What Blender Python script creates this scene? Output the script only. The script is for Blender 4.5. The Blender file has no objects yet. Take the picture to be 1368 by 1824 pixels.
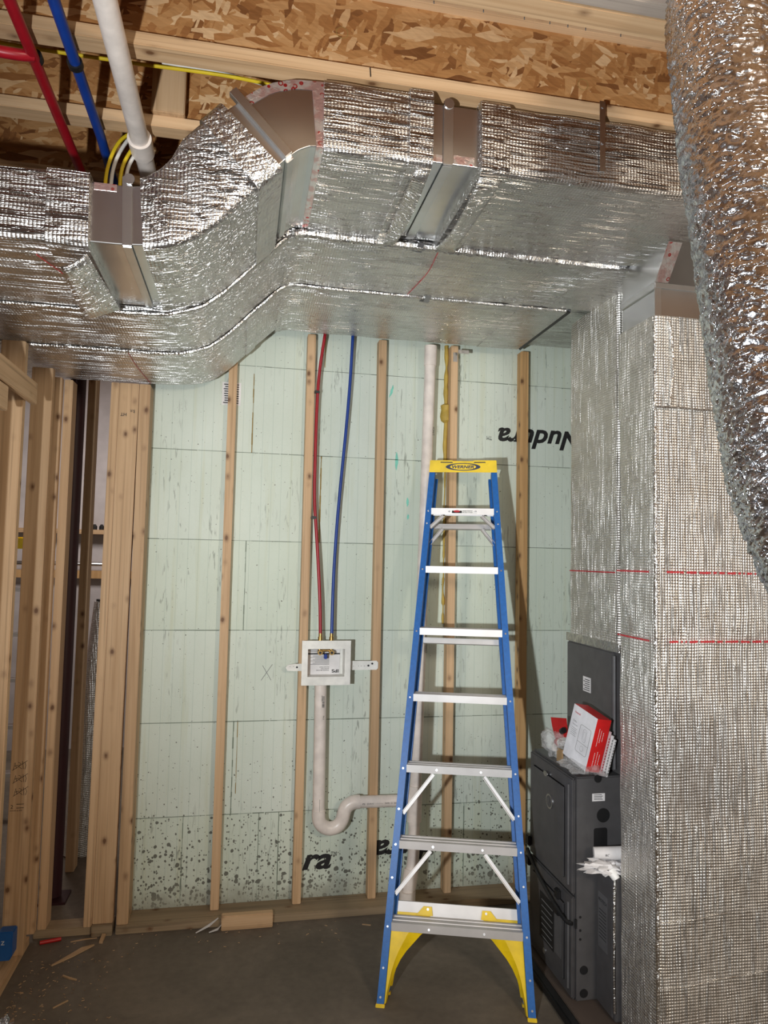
import bpy, bmesh, math, random
from mathutils import Vector, Matrix, noise
R = math.radians
random.seed(7)
scene = bpy.context.scene
COL = scene.collection

# ------------------------------------------------------------------ camera, world, light
YAW, PITCH, ROLL, EYE = .19467766, .06575791, .0204101, 1.763
fwd = Vector((math.sin(YAW)*math.cos(PITCH), math.cos(YAW)*math.cos(PITCH), math.sin(PITCH)))
rgt = Vector((math.cos(YAW), -math.sin(YAW), 0)); upv = rgt.cross(fwd)
r2 = rgt*math.cos(ROLL)+upv*math.sin(ROLL); u2 = -rgt*math.sin(ROLL)+upv*math.cos(ROLL)
cam_d = bpy.data.cameras.new('camera'); cam = bpy.data.objects.new('camera', cam_d); COL.objects.link(cam)
m = Matrix((r2, u2, -fwd)).transposed().to_4x4(); m.translation = Vector((0, 0, EYE)); cam.matrix_world = m
cam_d.sensor_fit = 'VERTICAL'; cam_d.sensor_height = 36; cam_d.lens = 1260*36/1824; cam_d.clip_start = .02
scene.camera = cam
scene.view_settings.view_transform = 'Standard'; scene.view_settings.look = 'None'
scene.view_settings.gamma = 1; scene.view_settings.use_curve_mapping = False
scene.view_settings.exposure = 0.14

world = bpy.data.worlds.new('world'); scene.world = world; world.use_nodes = True
wn = world.node_tree; bg = wn.nodes['Background']
bg.inputs['Color'].default_value = (.62, .53, .45, 1); bg.inputs['Strength'].default_value = .56

def lamp(name, kind, loc, power, color=(1, 1, 1), size=.05, target=None, spot=None, blend=.5):
    d = bpy.data.lights.new(name, kind); d.energy = power; d.color = color
    o = bpy.data.objects.new(name, d); COL.objects.link(o); o.location = loc
    if kind == 'AREA': d.size = size
    else: d.shadow_soft_size = size
    if spot: d.spot_size = R(spot); d.spot_blend = blend
    if target: o.rotation_euler = (Vector(target)-Vector(loc)).to_track_quat('-Z', 'Y').to_euler()
    return o
# hand held work light left of the camera, aimed up at the wall and the ducts
lamp('work_light', 'SPOT', (-.62, .13, 1.58), 310, (.93, .975, 1.0), .035, (1.75, 3.4, 2.55), 112, 1.0)
# bare bulb on the joists behind the photographer
lamp('ceiling_bulb', 'AREA', (1.6, -1.6, 2.7), 45, (1, .86, .68), .5, (.6, 2.5, 1.5))
# daylight and bulbs of the next room beyond the framing
lamp('next_room_lamp', 'AREA', (-1.2, 5.4, 2.9), 22, (1, .93, .88), .5, (-1.3, 6.4, 1.0))

# ------------------------------------------------------------------ materials
def nodes(name):
    mt = bpy.data.materials.new(name); mt.use_nodes = True
    nt = mt.node_tree; return mt, nt, nt.nodes['Principled BSDF']
def N(nt, t, **kw):
    n = nt.nodes.new(t)
    for k, v in kw.items():
        if k in n.inputs.keys(): n.inputs[k].default_value = v
        else: setattr(n, k, v)
    return n
def L(nt, a, b): nt.links.new(a, b)
def ramp(nt, fac, stops, interp='LINEAR'):
    r = nt.nodes.new('ShaderNodeValToRGB'); r.color_ramp.interpolation = interp
    e = r.color_ramp.elements
    while len(e) < len(stops): e.new(.5)
    for el, (p, c) in zip(e, stops):
        el.position = p; el.color = (*c, 1) if len(c) == 3 else c
    L(nt, fac, r.inputs[0]); return r.outputs[0]
def math_(nt, op, a, b=None, c=None):
    n = nt.nodes.new('ShaderNodeMath'); n.operation = op
    for i, v in enumerate((a, b, c)):
        if v is None: continue
        if hasattr(v, 'links'): L(nt, v, n.inputs[i])
        else: n.inputs[i].default_value = v
    return n.outputs[0]
def mix(nt, fac, a, b, mode='MIX'):
    n = nt.nodes.new('ShaderNodeMix'); n.data_type = 'RGBA'; n.blend_type = mode
    for i, v in ((0, fac), (6, a), (7, b)):
        if hasattr(v, 'links'): L(nt, v, n.inputs[i])
        elif i == 0: n.inputs[0].default_value = v
        else: n.inputs[i].default_value = (*v, 1)
    return n.outputs[2]
def coords(nt, scale=(1, 1, 1), rot=(0, 0, 0), jitter=False):
    tc = nt.nodes.new('ShaderNodeTexCoord'); v = tc.outputs['Object']
    if jitter:
        oi = nt.nodes.new('ShaderNodeObjectInfo'); mm = N(nt, 'ShaderNodeMath', operation='MULTIPLY'); mm.inputs[1].default_value = 37
        L(nt, oi.outputs['Random'], mm.inputs[0])
        va = N(nt, 'ShaderNodeVectorMath', operation='ADD'); L(nt, v, va.inputs[0]); L(nt, mm.outputs[0], va.inputs[1]); v = va.outputs[0]
    mp = nt.nodes.new('ShaderNodeMapping'); mp.inputs['Scale'].default_value = scale; mp.inputs['Rotation'].default_value = rot
    L(nt, v, mp.inputs[0]); return mp.outputs[0]
def noise_(nt, v, scale, detail=3, dist=0, rough=.5):
    n = N(nt, 'ShaderNodeTexNoise', Scale=scale, Detail=detail, Distortion=dist, Roughness=rough); L(nt, v, n.inputs['Vector']); return n.outputs['Fac']
def voro(nt, v, scale, out='Distance', feature='F1', rand=1):
    n = N(nt, 'ShaderNodeTexVoronoi', Scale=scale, Randomness=rand, feature=feature); L(nt, v, n.inputs['Vector']); return n.outputs[out]
def bump(nt, bsdf, h, strength=.3, dist=.01, prev=None):
    b = N(nt, 'ShaderNodeBump', Strength=strength, Distance=dist); L(nt, h, b.inputs['Height'])
    if prev: L(nt, prev, b.inputs['Normal'])
    L(nt, b.outputs[0], bsdf.inputs['Normal']); return b.outputs[0]

def plain(name, col, rough=.5, metal=0, bmp=0, scale=60, emit=None, var=.12):
    mt, nt, b = nodes(name); v = coords(nt)
    n = noise_(nt, v, scale*.3, 4)
    lo = tuple(c*(1-var) for c in col); hi = tuple(min(1, c*(1+var)) for c in col)
    L(nt, ramp(nt, n, [(.3, lo), (.7, hi)]), b.inputs['Base Color'])
    b.inputs['Roughness'].default_value = rough; b.inputs['Metallic'].default_value = metal
    if bmp: bump(nt, b, noise_(nt, v, scale, 3), bmp, .003)
    return mt

def wood(name, axis, light=(.64, .435, .255), dark=(.46, .28, .14)):
    mt, nt, b = nodes(name)
    s = [38, 38, 38]; s[axis] = 1.3
    v = coords(nt, tuple(s), jitter=True)
    g = noise_(nt, v, 1.0, 5, .6, .6)
    s2 = [9, 9, 9]; s2[axis] = .5
    g2 = noise_(nt, coords(nt, tuple(s2), jitter=True), 1, 3, 1.2)
    c = ramp(nt, g, [(.3, dark), (.62, light)])
    c2 = mix(nt, ramp(nt, g2, [(.35, (0, 0, 0)), (.7, (.55, .55, .55))]), c, tuple(x*1.22 for x in light))
    sk = [17, 17, 17]; sk[axis] = 11
    kv = coords(nt, tuple(sk), jitter=True)
    vk = N(nt, 'ShaderNodeTexVoronoi', Scale=1.0); L(nt, kv, vk.inputs['Vector'])
    sep = nt.nodes.new('ShaderNodeSeparateColor'); L(nt, vk.outputs['Color'], sep.inputs[0])
    rare = math_(nt, 'GREATER_THAN', sep.outputs[0], .55)
    kd = ramp(nt, math_(nt, 'ADD', vk.outputs['Distance'], math_(nt, 'MULTIPLY', noise_(nt, kv, 6), .08)), [(.13, (.95, .95, .95)), (.19, (.5, .5, .5)), (.30, (.12, .12, .12)), (.4, (0, 0, 0))])
    kf = math_(nt, 'MULTIPLY', rare, kd)
    fine = noise_(nt, coords(nt, tuple(x*3.2 if i != axis else x for i, x in enumerate(s)), jitter=True), 1, 2)
    c2 = mix(nt, ramp(nt, fine, [(.55, (0, 0, 0)), (.72, (.5, .5, .5))]), c2, tuple(x*.62 for x in dark))
    c3 = mix(nt, kf, c2, (.15, .065, .025))
    oi = nt.nodes.new('ShaderNodeObjectInfo')
    tone = ramp(nt, oi.outputs['Random'], [(0, (.85, .83, .8)), (1, (1.0, 1.0, 1.0))])
    L(nt, mix(nt, 1.0, c3, tone, 'MULTIPLY'), b.inputs['Base Color'])
    b.inputs['Roughness'].default_value = .62
    bump(nt, b, g, .15, .004)
    return mt

def osb_mat():
    mt, nt, b = nodes('osb_flakes')
    cols = []
    base = coords(nt); wob = N(nt, 'ShaderNodeTexNoise', Scale=5.0, Detail=2); L(nt, base, wob.inputs['Vector'])
    for k, (rz, sc) in enumerate((((0, 0.5, 0), (12, 12, 32)), ((0, -.55, 0), (11, 11, 44)), ((0, 1.25, 0), (14, 14, 46)), ((0, 0.1, 0), (8, 8, 34)))):
        va = N(nt, 'ShaderNodeVectorMath', operation='SCALE'); L(nt, wob.outputs['Color'], va.inputs[0]); va.inputs['Scale'].default_value = .05
        vb = N(nt, 'ShaderNodeVectorMath', operation='ADD'); L(nt, base, vb.inputs[0]); L(nt, va.outputs[0], vb.inputs[1])
        r = nt.nodes.new('ShaderNodeMapping'); r.inputs['Rotation'].default_value = rz; L(nt, vb.outputs[0], r.inputs[0])
        s = nt.nodes.new('ShaderNodeMapping'); s.inputs['Scale'].default_value = sc; s.inputs['Location'].default_value = (k*3.3, k, k*1.7); L(nt, r.outputs[0], s.inputs[0])
        vo = N(nt, 'ShaderNodeTexVoronoi', Scale=1.0, distance='MANHATTAN'); L(nt, s.outputs[0], vo.inputs['Vector'])
        sp = nt.nodes.new('ShaderNodeSeparateColor'); L(nt, vo.outputs['Color'], sp.inputs[0])
        cols.append((sp.outputs[0], sp.outputs[1], vo.outputs['Distance']))
    pal = [(0, (.20, .075, .022)), (.15, (.36, .15, .045)), (.5, (.46, .22, .075)), (.8, (.55, .29, .115)), (1, (.72, .47, .25))]
    c = ramp(nt, cols[0][0], pal)
    for k in (1, 2, 3):
        c = mix(nt, math_(nt, 'GREATER_THAN', cols[k][1], .55), c, ramp(nt, cols[k][0], pal))
    grain = noise_(nt, coords(nt, (20, 20, 160), (0, .3, 0)), 1, 4)
    c = mix(nt, .35, c, ramp(nt, grain, [(.3, (.55, .5, .45)), (.7, (1.1, 1.1, 1.1))]), 'MULTIPLY')
    L(nt, c, b.inputs['Base Color']); b.inputs['Roughness'].default_value = .55
    h = math_(nt, 'ADD', cols[1][2], cols[0][0]); bump(nt, b, h, .3, .004)
    return mt

def foil(name, axis, rough=.24, lines=1.0, bub=1.0, crink=.5, tint=(.80, .79, .77)):
    """bubble insulation foil: small blisters, stretch wrinkles along one axis"""
    mt, nt, b = nodes(name)
    b.inputs['Metallic'].default_value = 1
    v = coords(nt)
    sx = nt.nodes.new('ShaderNodeSeparateXYZ'); L(nt, v, sx.inputs[0]); ax = sx.outputs[axis]; ot = [sx.outputs[i] for i in range(3) if i != axis]
    acr = math_(nt, 'ADD', ot[0], ot[1]); jit = math_(nt, 'MULTIPLY', noise_(nt, v, 7, 2), 4.0)
    ga = math_(nt, 'ABSOLUTE', math_(nt, 'SINE', math_(nt, 'ADD', math_(nt, 'MULTIPLY', ax, math.pi/.0105), jit)))
    gb = math_(nt, 'ABSOLUTE', math_(nt, 'SINE', math_(nt, 'ADD', math_(nt, 'MULTIPLY', acr, math.pi/.0105), math_(nt, 'MULTIPLY', jit, .35))))
    b1 = math_(nt, 'MULTIPLY', math_(nt, 'POWER', ga, .6), math_(nt, 'POWER', gb, .6))
    s = [78, 78, 78]; s[axis] = 2.6
    ln = noise_(nt, coords(nt, tuple(s)), 1.0, 2, .5)
    gate = ramp(nt, noise_(nt, v, 5, 2), [(.36, (.15, .15, .15)), (.6, (1, 1, 1))])
    # thin sharp creases where the stretched noise crosses a few levels
    fold = math_(nt, 'PINGPONG', math_(nt, 'MULTIPLY', ln, 3.0), .5)
    ln = math_(nt, 'MULTIPLY', ramp(nt, fold, [(0, (1, 1, 1)), (.07, (.6, .6, .6)), (.2, (.1, .1, .1)), (.5, (0, 0, 0))]), gate)
    cr = noise_(nt, v, 26, 4, 1.6, .6)
    big = noise_(nt, v, 3.2, 2)
    n1 = bump(nt, b, b1, min(1, .55*bub), .0028)
    n2 = bump(nt, b, ln, min(1, lines), .011*lines, n1)
    n3 = bump(nt, b, cr, crink, .006, n2)
    bump(nt, b, big, .35, .03, n3)
    rr = ramp(nt, cr, [(.3, (rough*.8,)*3), (.7, (rough*1.35,)*3)])
    L(nt, rr, b.inputs['Roughness'])
    L(nt, ramp(nt, noise_(nt, v, 9, 3), [(.3, tuple(c*.86 for c in tint)), (.7, tint)]), b.inputs['Base Color'])
    return mt

def sheet(name, axis=0, rough=.2, col=(.72, .73, .74)):
    mt, nt, b = nodes(name); b.inputs['Metallic'].default_value = 1
    s = [160, 160, 160]; s[axis] = 3
    g = noise_(nt, coords(nt, tuple(s)), 1, 3)
    L(nt, ramp(nt, noise_(nt, coords(nt), 7, 4), [(.3, tuple(c*.82 for c in col)), (.7, col)]), b.inputs['Base Color'])
    b.inputs['Roughness'].default_value = rough
    bump(nt, b, noise_(nt, coords(nt), 4, 2), .2, .01)
    return mt

def tape_mat(name='printed_foil_tape'):
    mt, nt, b = nodes(name); b.inputs['Metallic'].default_value = .85; b.inputs['Roughness'].default_value = .3
    v = coords(nt)
    dot = voro(nt, v, 42, 'Distance'); ring = ramp(nt, dot, [(.16, (0, 0, 0)), (.2, (1, 1, 1)), (.3, (1, 1, 1)), (.34, (0, 0, 0))])
    gate = math_(nt, 'GREATER_THAN', noise_(nt, v, 22, 2), .5)
    c = mix(nt, math_(nt, 'MULTIPLY', ring, gate), (.82, .78, .76), (.62, .05, .05))
    c = mix(nt, ramp(nt, noise_(nt, v, 30, 3), [(.45, (0, 0, 0)), (.6, (.55, .55, .55))]), c, (.62, .25, .22))
    L(nt, c, b.inputs['Base Color']); bump(nt, b, noise_(nt, v, 70, 3, 1), .5, .003)
    return mt

def foam_mat():
    mt, nt, b = nodes('mint_insulating_foam')
    tc = nt.nodes.new('ShaderNodeTexCoord'); v = tc.outputs['Object']
    sx = nt.nodes.new('ShaderNodeSeparateXYZ'); L(nt, v, sx.inputs[0]); X, Z = sx.outputs[0], sx.outputs[2]
    blot = noise_(nt, coords(nt, (1, 1, .6)), 2.2, 5)
    c = ramp(nt, blot, [(.25, (.575, .64, .55)), (.5, (.65, .715, .635)), (.78, (.73, .795, .72))])
    # cut course tint: each course of blocks is its own shade
    course = math_(nt, 'FLOOR', math_(nt, 'DIVIDE', math_(nt, 'ADD', Z, -.012+.457), .457))
    col2 = N(nt, 'ShaderNodeTexWhiteNoise', noise_dimensions='1D'); L(nt, course, col2.inputs['W'])
    c = mix(nt, .8, c, ramp(nt, col2.outputs['Value'], [(0, (.93, .95, .9)), (1, (1, 1, 1))]), 'MULTIPLY')
    # moulded fine vertical grooves, embossed chevrons
    fx = math_(nt, 'FRACT', math_(nt, 'DIVIDE', X, .0508))
    gr = math_(nt, 'LESS_THAN', fx, .045)
    c = mix(nt, math_(nt, 'MULTIPLY', gr, .45), c, (.36, .47, .40))
    # yellowed stripes (aged glue) and grey vertical rubs
    st = noise_(nt, coords(nt, (26, 26, 1.2)), 1, 3)
    c = mix(nt, ramp(nt, st, [(.56, (0, 0, 0)), (.75, (.28, .28, .28))]), c, (.50, .50, .27))
    rub = noise_(nt, coords(nt, (150, 150, 22)), .5, 4, .5)
    rg = ramp(nt, noise_(nt, coords(nt, (7, 7, 1.8)), 1, 2), [(.50, (0, 0, 0)), (.66, (1, 1, 1))])
    c = mix(nt, math_(nt, 'MULTIPLY', rg, ramp(nt, rub, [(.60, (0, 0, 0)), (.66, (.55, .55, .55))])), c, (.13, .14, .12))
    # mud splashes: thick near the slab, sparse above
    h = math_(nt, 'SUBTRACT', 1.0, math_(nt, 'DIVIDE', Z, .95))
    h = math_(nt, 'MAXIMUM', h, .06); h2 = math_(nt, 'POWER', h, 1.6)
    def spots(sc, base, gain, seed, xs=1):
        vv = N(nt, 'ShaderNodeTexVoronoi', Scale=1.0)
        mp = nt.nodes.new('ShaderNodeMapping'); mp.inputs['Scale'].default_value = (sc, sc, sc*xs); mp.inputs['Location'].default_value = (seed, seed, seed)
        wv = N(nt, 'ShaderNodeTexNoise', Scale=40.0, Detail=2); L(nt, v, wv.inputs['Vector'])
        ws = N(nt, 'ShaderNodeVectorMath', operation='SCALE'); ws.inputs['Scale'].default_value = .012; L(nt, wv.outputs['Color'], ws.inputs[0])
        wa = N(nt, 'ShaderNodeVectorMath', operation='ADD'); L(nt, v, wa.inputs[0]); L(nt, ws.outputs[0], wa.inputs[1])
        L(nt, wa.outputs[0], mp.inputs[0]); L(nt, mp.outputs[0], vv.inputs['Vector'])
        sp = nt.nodes.new('ShaderNodeSeparateColor'); L(nt, vv.outputs['Color'], sp.inputs[0])
        size = math_(nt, 'MULTIPLY', math_(nt, 'MULTIPLY', sp.outputs[0], sp.outputs[0]), math_(nt, 'ADD', math_(nt, 'MULTIPLY', h2, gain), base))
        keep = math_(nt, 'GREATER_THAN', math_(nt, 'ADD', math_(nt, 'MULTIPLY', h2, 1.5), .2), sp.outputs[1])
        return math_(nt, 'MULTIPLY', math_(nt, 'LESS_THAN', vv.outputs['Distance'], size), keep)
    s1 = spots(38, .12, .50, 3.1); s2 = spots(85, .16, .55, 9.7, .8); s3 = spots(15, .02, .30, 5.3)
    allsp = math_(nt, 'MAXIMUM', math_(nt, 'MAXIMUM', s1, s2), s3)
    c = mix(nt, math_(nt, 'MULTIPLY', allsp, .85), c, (.07, .065, .05))
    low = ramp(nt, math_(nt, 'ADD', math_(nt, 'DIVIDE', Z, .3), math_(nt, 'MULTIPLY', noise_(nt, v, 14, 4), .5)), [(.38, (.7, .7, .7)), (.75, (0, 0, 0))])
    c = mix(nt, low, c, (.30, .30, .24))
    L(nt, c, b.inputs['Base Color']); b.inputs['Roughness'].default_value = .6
    em = voro(nt, coords(nt, (1, 1, 1)), 30, 'Distance', 'DISTANCE_TO_EDGE')
    hh = math_(nt, 'ADD', math_(nt, 'MULTIPLY', gr, -1), math_(nt, 'MULTIPLY', ramp(nt, em, [(0, (0, 0, 0)), (.05, (1, 1, 1))]), .3))
    bump(nt, b, hh, .35, .002)
    return mt

def concrete():
    mt, nt, b = nodes('concrete_slab'); v = coords(nt)
    n = noise_(nt, v, 1.6, 7, .6, .62); n2 = noise_(nt, v, 30, 4)
    c = ramp(nt, n, [(.28, (.10, .083, .064)), (.5, (.16, .133, .104)), (.72, (.24, .20, .155))])
    c = mix(nt, .3, c, ramp(nt, n2, [(.3, (.5, .5, .5)), (.7, (1.1, 1.1, 1.1))]), 'MULTIPLY')
    L(nt, c, b.inputs['Base Color']); b.inputs['Roughness'].default_value = .7
    bump(nt, b, n2, .2, .003); return mt

M = {}
for i, a in enumerate('xyz'):
    M['wood_'+a] = wood('pine_'+a, i)
    M['treated_'+a] = wood('treated_pine_'+a, i, (.36, .27, .17), (.22, .165, .10))
M['wood_warm'] = wood('orange_pine', 2, (.62, .38, .17), (.45, .24, .09))
M['wood_grey'] = wood('weathered_pine', 0, (.40, .34, .29), (.27, .22, .19))
M['osb'] = osb_mat()
M['foam'] = foam_mat()
M['concrete'] = concrete()
M['foil_x'] = foil('foil_bubble_wrap_x', 0, .28, 1.2, .7, .12, (.68, .665, .65))
M['foil_z'] = foil('foil_bubble_wrap_z', 2, .40, .9, 1.6, .12, (.90, .88, .84))
M['foil_bead'] = foil('foil_rolled_edge', 0, .2, 0, .6, 1.2)
M['foil_flex'] = foil('crinkled_flex_jacket', 0, .17, .6, 0, .30, (.76, .80, .87))
M['sheet'] = sheet('galvanised_sheet', 2, .27)
M['sheet_x'] = sheet('galvanised_sheet_rolled', 0, .3)
M['alu'] = sheet('aluminium_tread', 0, .55, (.74, .72, .71)); M['alu'].node_tree.nodes['Principled BSDF'].inputs['Metallic'].default_value = .6
M['steel'] = plain('zinc_hardware', (.62, .62, .63), .3, 1)
M['tape'] = tape_mat()
M['blue'] = plain('blue_fibreglass', (.009, .125, .43), .45, 0, .1, 200)
M['yellow'] = plain('yellow_moulded_plastic', (.86, .60, .006), .42, 0, .05)
M['navy'] = plain('navy_print', (.012, .02, .06), .5)
M['white_print'] = plain('white_print', (.88, .88, .86), .5)
M['black'] = plain('black_plastic', (.012, .012, .013), .45)
M['black_print'] = plain('black_ink', (.012, .012, .013), .55)
M['grey_print'] = plain('grey_ink', (.25, .25, .25), .6)
M['red_print'] = plain('red_ink', (.50, .03, .04), .5)
M['pvc'] = plain('white_pvc', (.80, .72, .66), .32, 0, .05)
M['plastic_w'] = plain('white_plastic', (.84, .83, .78), .4)
M['pex_red'] = plain('red_pex', (.34, .006, .016), .35)
M['pex_blue'] = plain('blue_pex', (.006, .045, .28), .35)
M['yellow_cable'] = plain('yellow_cable_sheath', (.72, .52, .02), .45)
M['white_cable'] = plain('white_cable_sheath', (.72, .70, .66), .45)
M['brass'] = plain('brass', (.62, .42, .16), .28, 1)
M['furnace'] = plain('grey_painted_steel', (.092, .089, .092), .38, .15, .03)
M['furnace_trim'] = plain('grey_steel_edge', (.20, .20, .21), .3, .5)
M['maroon'] = plain('maroon_primer', (.035, .006, .010), .55)
M['spray'] = plain('hardened_spray_foam', (.46, .32, .06), .6, 0, .8, 90)
M['card'] = plain('brown_cardboard', (.42, .27, .13), .75)
M['box_white'] = plain('glossy_white_carton', (.80, .80, .84), .4)
M['box_red'] = plain('glossy_red_carton', (.72, .02, .02), .38)
M['paper'] = plain('white_paper', (.78, .76, .76), .6, 0, .2, 40)
M['paper_pink'] = plain('pink_printed_paper', (.72, .50, .52), .6)
M['red_plastic'] = plain('red_plastic', (.50, .015, .015), .4)
M['blue_plastic'] = plain('blue_plastic', (.01, .10, .34), .45)
M['splinter'] = plain('wood_splinter', (.48, .32, .18), .7)
M['seam'] = plain('dark_joint', (.20, .24, .19), .8)
M['seam_glue'] = plain('brown_glue_joint', (.28, .19, .05), .7, 0, .5)
M['teal'] = plain('teal_chalk', (.22, .62, .50), .7)
M['green'] = plain('green_paint_mark', (.05, .42, .06), .6)
M['block_wall'] = plain('painted_grey_wall', (.50, .46, .46), .8, 0, .2, 20)
M['pad'] = plain('brown_equipment_pad', (.085, .062, .05), .75, 0, .3, 30)
def clear_mat():
    mt, nt, b = nodes('clear_plastic_film'); v = coords(nt)
    b.inputs['Base Color'].default_value = (.9, .9, .9, 1); b.inputs['Roughness'].default_value = .12
    b.inputs['Alpha'].default_value = .32; bump(nt, b, noise_(nt, v, 40, 3, 1.5), .9, .01); return mt
M['film'] = clear_mat()

# ------------------------------------------------------------------ object helpers
ORG = {}
def tag(o, label, cat, group=None, kind=None):
    if label: o['label'] = label
    if cat: o['category'] = cat
    if group: o['group'] = group
    if kind: o['kind'] = kind
    return o
def thing(name, label, cat, loc, group=None, matrix=None):
    o = bpy.data.objects.new(name, None); COL.objects.link(o); o.empty_display_size = .05
    if matrix is not None: o.matrix_world = matrix; ORG[o] = Vector((0, 0, 0))
    else: o.location = loc; ORG[o] = Vector(loc)
    return tag(o, label, cat, group)
class G:
    """collects faces (world coordinates) for ONE mesh"""
    def __init__(s): s.v = []; s.f = []
    def add(s, vs, fs):
        b = len(s.v); s.v += [Vector(p) for p in vs]; s.f += [tuple(i+b for i in f) for f in fs]; return s
    def box(s, x0, x1, y0, y1, z0, z1):
        return s.add([(x0, y0, z0), (x1, y0, z0), (x1, y1, z0), (x0, y1, z0), (x0, y0, z1), (x1, y0, z1), (x1, y1, z1), (x0, y1, z1)],
                     [(0, 3, 2, 1), (4, 5, 6, 7), (0, 1, 5, 4), (1, 2, 6, 5), (2, 3, 7, 6), (3, 0, 4, 7)])
    def prism(s, poly, axis, a, b):
        """poly of 2d points in the other two axes, extruded from a to b along axis"""
        def P(p, t):
            q = list(p); q.insert(axis, t); return q
        n = len(poly)
        return s.add([P(p, a) for p in poly]+[P(p, b) for p in poly],
                     [tuple(range(n)), tuple(range(2*n-1, n-1, -1))]+[(i, i+n, (i+1) % n+n, (i+1) % n) for i in range(n)])
    def loft(s, rings, cap=True, closed=True):
        n = len(rings[0]); vs = [p for r in rings for p in r]; fs = []
        for k in range(len(rings)-1):
            for i in range(n if closed else n-1):
                j = (i+1) % n; fs.append((k*n+i, k*n+j, (k+1)*n+j, (k+1)*n+i))
        if cap and closed: fs += [tuple(range(n-1, -1, -1)), tuple((len(rings)-1)*n+i for i in range(n))]
        return s.add(vs, fs)
    def tube(s, pts, r, seg=16, cap=True, closed=False):
        pts = [Vector(p) for p in pts]; rings = []; rr = r if isinstance(r, (list, tuple)) else [r]*len(pts)
        t0 = (pts[1]-pts[0]).normalized(); ref = Vector((0, 0, 1)) if abs(t0.z) < .9 else Vector((1, 0, 0))
        nrm = t0.cross(ref).normalized()
        for i, p in enumerate(pts):
            t = (pts[min(i+1, len(pts)-1)]-pts[max(i-1, 0)]).normalized()
            nrm = (nrm-t*nrm.dot(t)).normalized(); bn = t.cross(nrm)
            rings.append([p+(nrm*math.cos(a)+bn*math.sin(a))*rr[i] for a in (2*math.pi*k/seg for k in range(seg))])
        return s.loft(rings, cap)
    def disc(s, c, nrm, r, h, seg=20, ry=None):
        c = Vector(c); nrm = Vector(nrm).normalized()
        ref = Vector((0, 0, 1)) if abs(nrm.z) < .9 else Vector((1, 0, 0))
        a = nrm.cross(ref).normalized(); b = a.cross(nrm)*-1; ry = ry or r
        ring = [a*math.cos(t)*r+b*math.sin(t)*ry for t in (2*math.pi*k/seg for k in range(seg))]
        return s.loft([[c+p for p in ring], [c+p+nrm*h for p in ring]])
    def quad(s, a, b, c, d): return s.add([a, b, c, d], [(0, 1, 2, 3)])
def obj(name, g, mat, parent=None, bevel=0, smooth=False, label=None, sub=0):
    org = ORG.get(parent, Vector((0, 0, 0))) if parent else None
    if parent is None:
        xs = [p.x for p in g.v]; ys = [p.y for p in g.v]; zs = [p.z for p in g.v]
        org = Vector(((min(xs)+max(xs))/2, (min(ys)+max(ys))/2, min(zs)))
    me = bpy.data.meshes.new(name); me.from_pydata([p-org for p in g.v], [], g.f); 
    bm = bmesh.new(); bm.from_mesh(me); bmesh.ops.recalc_face_normals(bm, faces=bm.faces)
    if bevel: bmesh.ops.bevel(bm, geom=[e for e in bm.edges if len(e.link_faces) == 2 and e.calc_face_angle(0) > .5], offset=bevel, segments=2, affect='EDGES', clamp_overlap=True)
    bm.to_mesh(me); bm.free()
    me.materials.append(M[mat] if isinstance(mat, str) else mat)
    o = bpy.data.objects.new(name, me); COL.objects.link(o); ORG[o] = org
    if parent: o.parent = parent
    else: o.location = org
    if smooth:
        for p in me.polygons: p.use_smooth = True
        md = o.modifiers.new('e', 'EDGE_SPLIT'); md.split_angle = R(38)
    if sub: md = o.modifiers.new('s', 'SUBSURF'); md.levels = md.render_levels = sub
    if label: o['label'] = label
    return o
def struct(name, g, mat, parent=None, **k):
    o = obj(name, g, mat, parent, **k); o['kind'] = 'structure'; return o
def arc(c, r, a0, a1, u, v, n=10):
    c, u, v = Vector(c), Vector(u), Vector(v)
    return [c+u*r*math.cos(a0+(a1-a0)*i/n)+v*r*math.sin(a0+(a1-a0)*i/n) for i in range(n+1)]
def smoothpath(pts, n=8):
    pts = [Vector(p) for p in pts]; out = []
    P = [pts[0]*2-pts[1]]+pts+[pts[-1]*2-pts[-2]]
    for i in range(1, len(P)-2):
        for k in range(n):
            t = k/n; a, b, c, d = P[i-1:i+3]
            out.append(.5*((2*b)+(c-a)*t+(2*a-5*b+4*c-d)*t*t+(3*b-a-3*c+d)*t**3))
    out.append(pts[-1]); return out
def text(g, s, origin, xdir, ydir, size, depth=.0006, shear=0, bold=0, width=None, spacing=1):
    """print text with its baseline start at origin, reading along xdir"""
    cu = bpy.data.curves.new('t', 'FONT'); cu.body = s; cu.size = 1; cu.shear = shear; cu.offset = bold; cu.space_character = spacing
    cu.resolution_u = 3
    o = bpy.data.objects.new('t', cu); COL.objects.link(o); bpy.context.view_layer.update()
    me = bpy.data.meshes.new_from_object(o.evaluated_get(bpy.context.evaluated_depsgraph_get()))
    x, y = Vector(xdir).normalized(), Vector(ydir).normalized(); n = x.cross(y)
    xs = [v.co.x for v in me.vertices] or [0, 1]; w = max(xs)-min(xs); k = size if width is None else width/w
    org = Vector(origin)
    g.add([org+x*((v.co.x-min(xs))*k)+y*(v.co.y*size)+n*depth for v in me.vertices], [tuple(p.vertices) for p in me.polygons])
    bpy.data.objects.remove(o); bpy.data.curves.remove(cu); bpy.data.meshes.remove(me)
    return w*k
def lumber(name, label, cat, x0, x1, y0, y1, z0, z1, mat, group=None, parent=None, lean=(0, 0)):
    g = G().box(x0, x1, y0, y1, z0, z1)
    for p in g.v:
        t = (p.z-z0)/(z1-z0); p.x += lean[0]*t; p.y += lean[1]*t
    o = obj(name, g, mat, parent, bevel=.0028)
    return tag(o, label, cat, group)

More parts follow.
